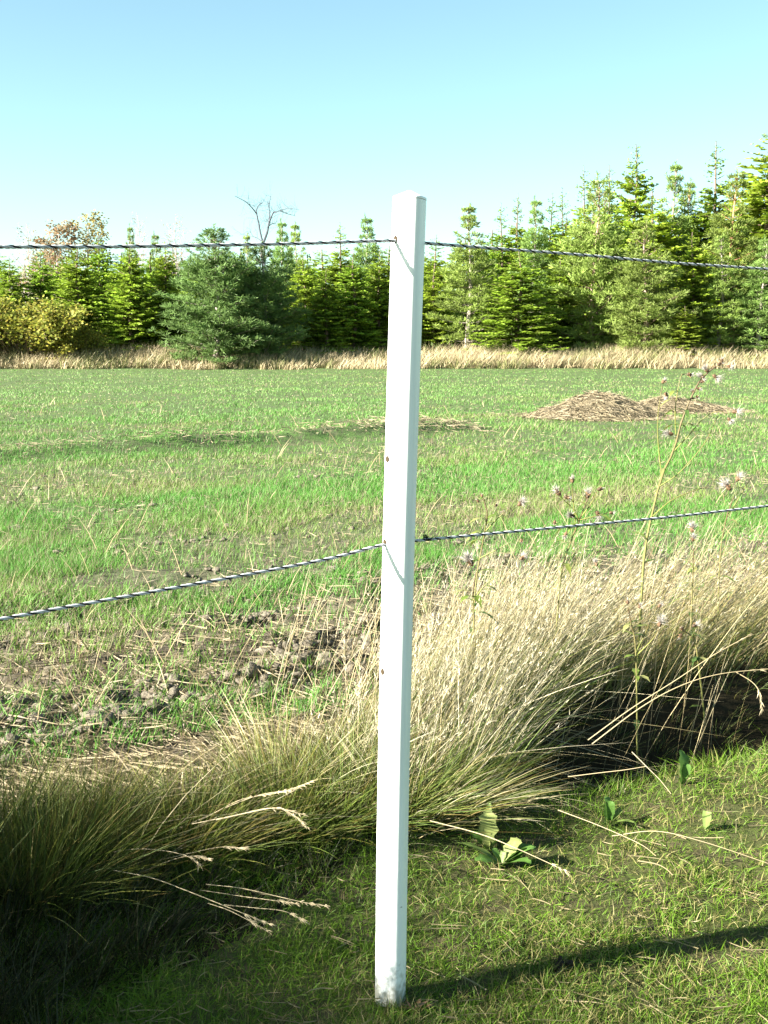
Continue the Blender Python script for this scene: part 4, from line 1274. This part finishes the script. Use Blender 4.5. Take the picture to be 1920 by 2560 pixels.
weed("pale crumpled dock like weed at the foot of the straw grass right of the post", 1222, 2110, [(95, 66, 1.5, 3), (75, 58, 1.2, 1), (120, 45, 1.0, 3), (20, 30, 1.0, 2), (150, 20, .9, 4), (-30, 15, .8, 0), (40, 50, 1.1, 3), (60, 35, .7, 2), (100, 30, .8, 1)])
weed("low weed with long flat leaves on the lawn below the straw grass", 1255, 2150, [(165, 10, 1.35, 1), (198, 6, 1.1, 4), (20, 8, 1.4, 4), (-8, 4, 1.6, 0), (-35, 5, 1.2, 4), (60, 25, .8, 2), (40, 20, 1.2, 3), (130, 20, .8, 0), (5, 16, 1.2, 4)])
weed("weed with two bright upright leaves at the edge of the dark hollow", 1520, 2045, [(150, 58, 1.35, 0), (75, 72, 1.25, 0), (5, 14, 1.3, 2), (-40, 8, .9, 1), (-90, 8, .7, 2), (30, 30, .7, 3)])
weed("shaded weed with bluish upright leaves inside the dark hollow", 1705, 1965, [(120, 68, 1.4, 4), (60, 62, 1.1, 0), (-10, 20, .8, 2), (170, 12, .8, 2), (90, 40, .9, 3)])
weed("single sunlit curled pale leaf weed on the lawn near the right edge", 1765, 2075, [(55, 48, 1.15, 2), (80, 30, .8, 2), (-60, 10, .7, 0)])

# ------------------------------------------------------------------ bent grass stalks with drooping seed heads
def stalk(label, pts, Y0, Y1, r=.0011, head=.35, spread=.5, group=None):
    P = [at(px, py, Y0 + (Y1 - Y0) * k / (len(pts) - 1)) for k, (px, py) in enumerate(pts)]
    org = P[0].copy(); P = smooth_path(np.array(P) - org, 22)
    t = thing("grass_stalk", label, "grass stalk", org, group)
    s = Soup(); tube(s, P, np.linspace(r, r * .6, 22), (.36, .29, .17), 5)
    link("stem", s.mesh("stalk_stem", M_straw), t)
    if head > 0:
        s = Soup()
        i0 = int(22 * (1 - head)); m = 34
        k = rng.integers(i0, 22, m); tan = norm(np.gradient(P, axis=0))[k]
        dd = norm(tan + rng.normal(0, spread * .45, (m, 3)))
        c = np.array([.40, .33, .21]) * rng.uniform(.75, 1.15, (m, 1))
        ribbons(s, P[k] + rng.normal(0, .0008, (m, 3)), dd, rng.uniform(.008, .019, m), .0021, np.array([0, 0, -.2]), 2, c, c * 1.1, .5)
        link("seed_head", s.mesh("stalk_head", M_straw), t)
stalk("longest bent straw stalk pointing down right over the shadow left of the post", [(285, 2176), (380, 2195), (470, 2228), (570, 2268), (674, 2310)], 2.62, 2.42, .0013, .18)
stalk("straw stalk with forked head reaching nearly to the post", [(515, 2211), (600, 2220), (690, 2240), (760, 2256), (812, 2264)], 2.62, 2.5, .0012, .3, .8)
stalk("thin straw stalk lying just under the forked one", [(500, 2225), (600, 2240), (660, 2248), (740, 2258)], 2.62, 2.5, .001, .2)
stalk("short curved stalk ending below the forked stalk", [(560, 2262), (640, 2270), (710, 2278), (762, 2302)], 2.56, 2.46, .001, .25)
stalk("arched stalk with hooked feathery head above the black shadow", [(285, 2130), (350, 2122), (430, 2130), (480, 2146), (502, 2166)], 2.72, 2.6, .0011, .3, .9)
stalk("arched stalk with a head just right of the hooked one", [(330, 2190), (430, 2150), (480, 2140), (520, 2148)], 2.72, 2.62, .0011, .3, .6)
stalk("pale stalk curving over flat under the hooked heads", [(400, 2150), (480, 2132), (550, 2118), (610, 2120)], 2.74, 2.68, .0011, .3, .5)
stalk("feathery head drooping at the top of the lying straw left of the post", [(540, 2050), (620, 2032), (690, 2020), (730, 2035), (768, 2068)], 2.78, 2.66, .0012, .4, .6)
stalk("stalk with flat head beside the drooping feathery one", [(480, 2060), (580, 2040), (680, 2020), (758, 2036)], 2.80, 2.70, .0012, .35, .5)
stalk("long stalk combed right with silvery head over the olive tuft", [(430, 2080), (540, 2030), (640, 1990), (720, 1975), (775, 1955)], 2.95, 2.8, .0013, .45, .5)
stalk("second combed stalk with silvery head just above the olive tuft", [(380, 2090), (500, 2050), (600, 2000), (680, 1985), (730, 1975)], 2.95, 2.8, .0013, .45, .6)
stalk("twin thin stalks drooping low in the shadow under the longest stalk", [(520, 2258), (570, 2275), (620, 2300), (668, 2327)], 2.52, 2.4, .001, .35, .6)
stalk("long straight straw stalk lying across the weed right of the post", [(1075, 2052), (1200, 2085), (1300, 2125), (1412, 2176)], 2.86, 2.66, .0014, .12, .9)
stalk("long thin straw lying over the lawn towards the right edge", [(1395, 2025), (1500, 2065), (1600, 2110), (1640, 2140)], 2.95, 2.7, .0011, 0)
stalk("arched thin straw running off the right edge of the lawn", [(1530, 2090), (1640, 2078), (1760, 2105), (1925, 2160)], 2.95, 2.75, .0011, 0)
stalk("pale horizontal straw poking from the straw grass into the black hollow", [(1420, 1942), (1500, 1932), (1560, 1925), (1615, 1916)], 3.0, 2.95, .0013, 0)
stalk("straw angled down into the lawn at the lower edge of the black hollow", [(1580, 1880), (1620, 1920), (1650, 1950), (1678, 1985)], 3.05, 2.9, .0012, 0)
stalk("golden stalk arching to the right over the black hollow", [(1480, 1860), (1600, 1770), (1700, 1715), (1800, 1685), (1925, 1672)], 3.1, 3.15, .0018, .1, .3)
stalk("second golden stalk rising steeply over the black hollow", [(1470, 1850), (1580, 1770), (1690, 1700), (1780, 1640), (1870, 1590)], 3.15, 3.2, .0017, .2, .3)
stalk("small pale seed head hanging over the black hollow at the right edge", [(1840, 1680), (1880, 1705), (1898, 1730), (1906, 1772)], 3.15, 3.1, .0012, .5, .6)
stalk("curled pale straw piece on the lawn right of the post shadow", [(1595, 2152), (1640, 2160), (1665, 2172), (1682, 2188)], 2.62, 2.6, .0016, 0)
stalk("thin dead straw flat on the lawn near the bottom edge", [(1398, 2500), (1440, 2503), (1480, 2505), (1520, 2512)], 2.28, 2.27, .0016, 0)

# dark clod sitting in the post's shadow
g = gnd(1392, 2408, 0.01)
s = Soup()
for k in range(6):
    V = IV * (1 + rng.normal(0, .18, (len(IV), 1))) * rng.uniform(.005, .011)
    s.add(V + np.array([rng.normal(0, .014), rng.normal(0, .008), .006 + .004 * k]), IF, .2)
o = link("soil_clod", s.mesh("soil_clod_lump", plain_mat("wet_soil", (.03, .025, .02), .9, .1, .4, 60)))
o.location = (g[0], g[1], float(H(g[0], g[1])))
tag(o, "small black lump of soil in the shadow of the post", "clod")

# dry leaves and bark crumbs at the foot of the post
t = thing("leaf_litter_pile", "rusty dead leaves gathered at the right foot of the post", "dead leaves", (base_p[0] + .05, base_p[1] - .035, float(H(base_p[0] + .05, base_p[1] - .03))))
for k in range(9):
    s = Soup(); a = rng.uniform(0, 6.28)
    thin_leaf(s, (rng.normal(0, .012), rng.normal(0, .010), rng.uniform(.004, .016)), (math.cos(a), math.sin(a), rng.uniform(0, .9)), rng.uniform(.018, .034), rng.uniform(.003, .006), np.array([(.26, .11, .05), (.20, .12, .07), (.30, .17, .08)][k % 3]), rng.uniform(-.4, .5))
    link("dead_leaf", s.mesh("dead_leaf", M_straw), t)
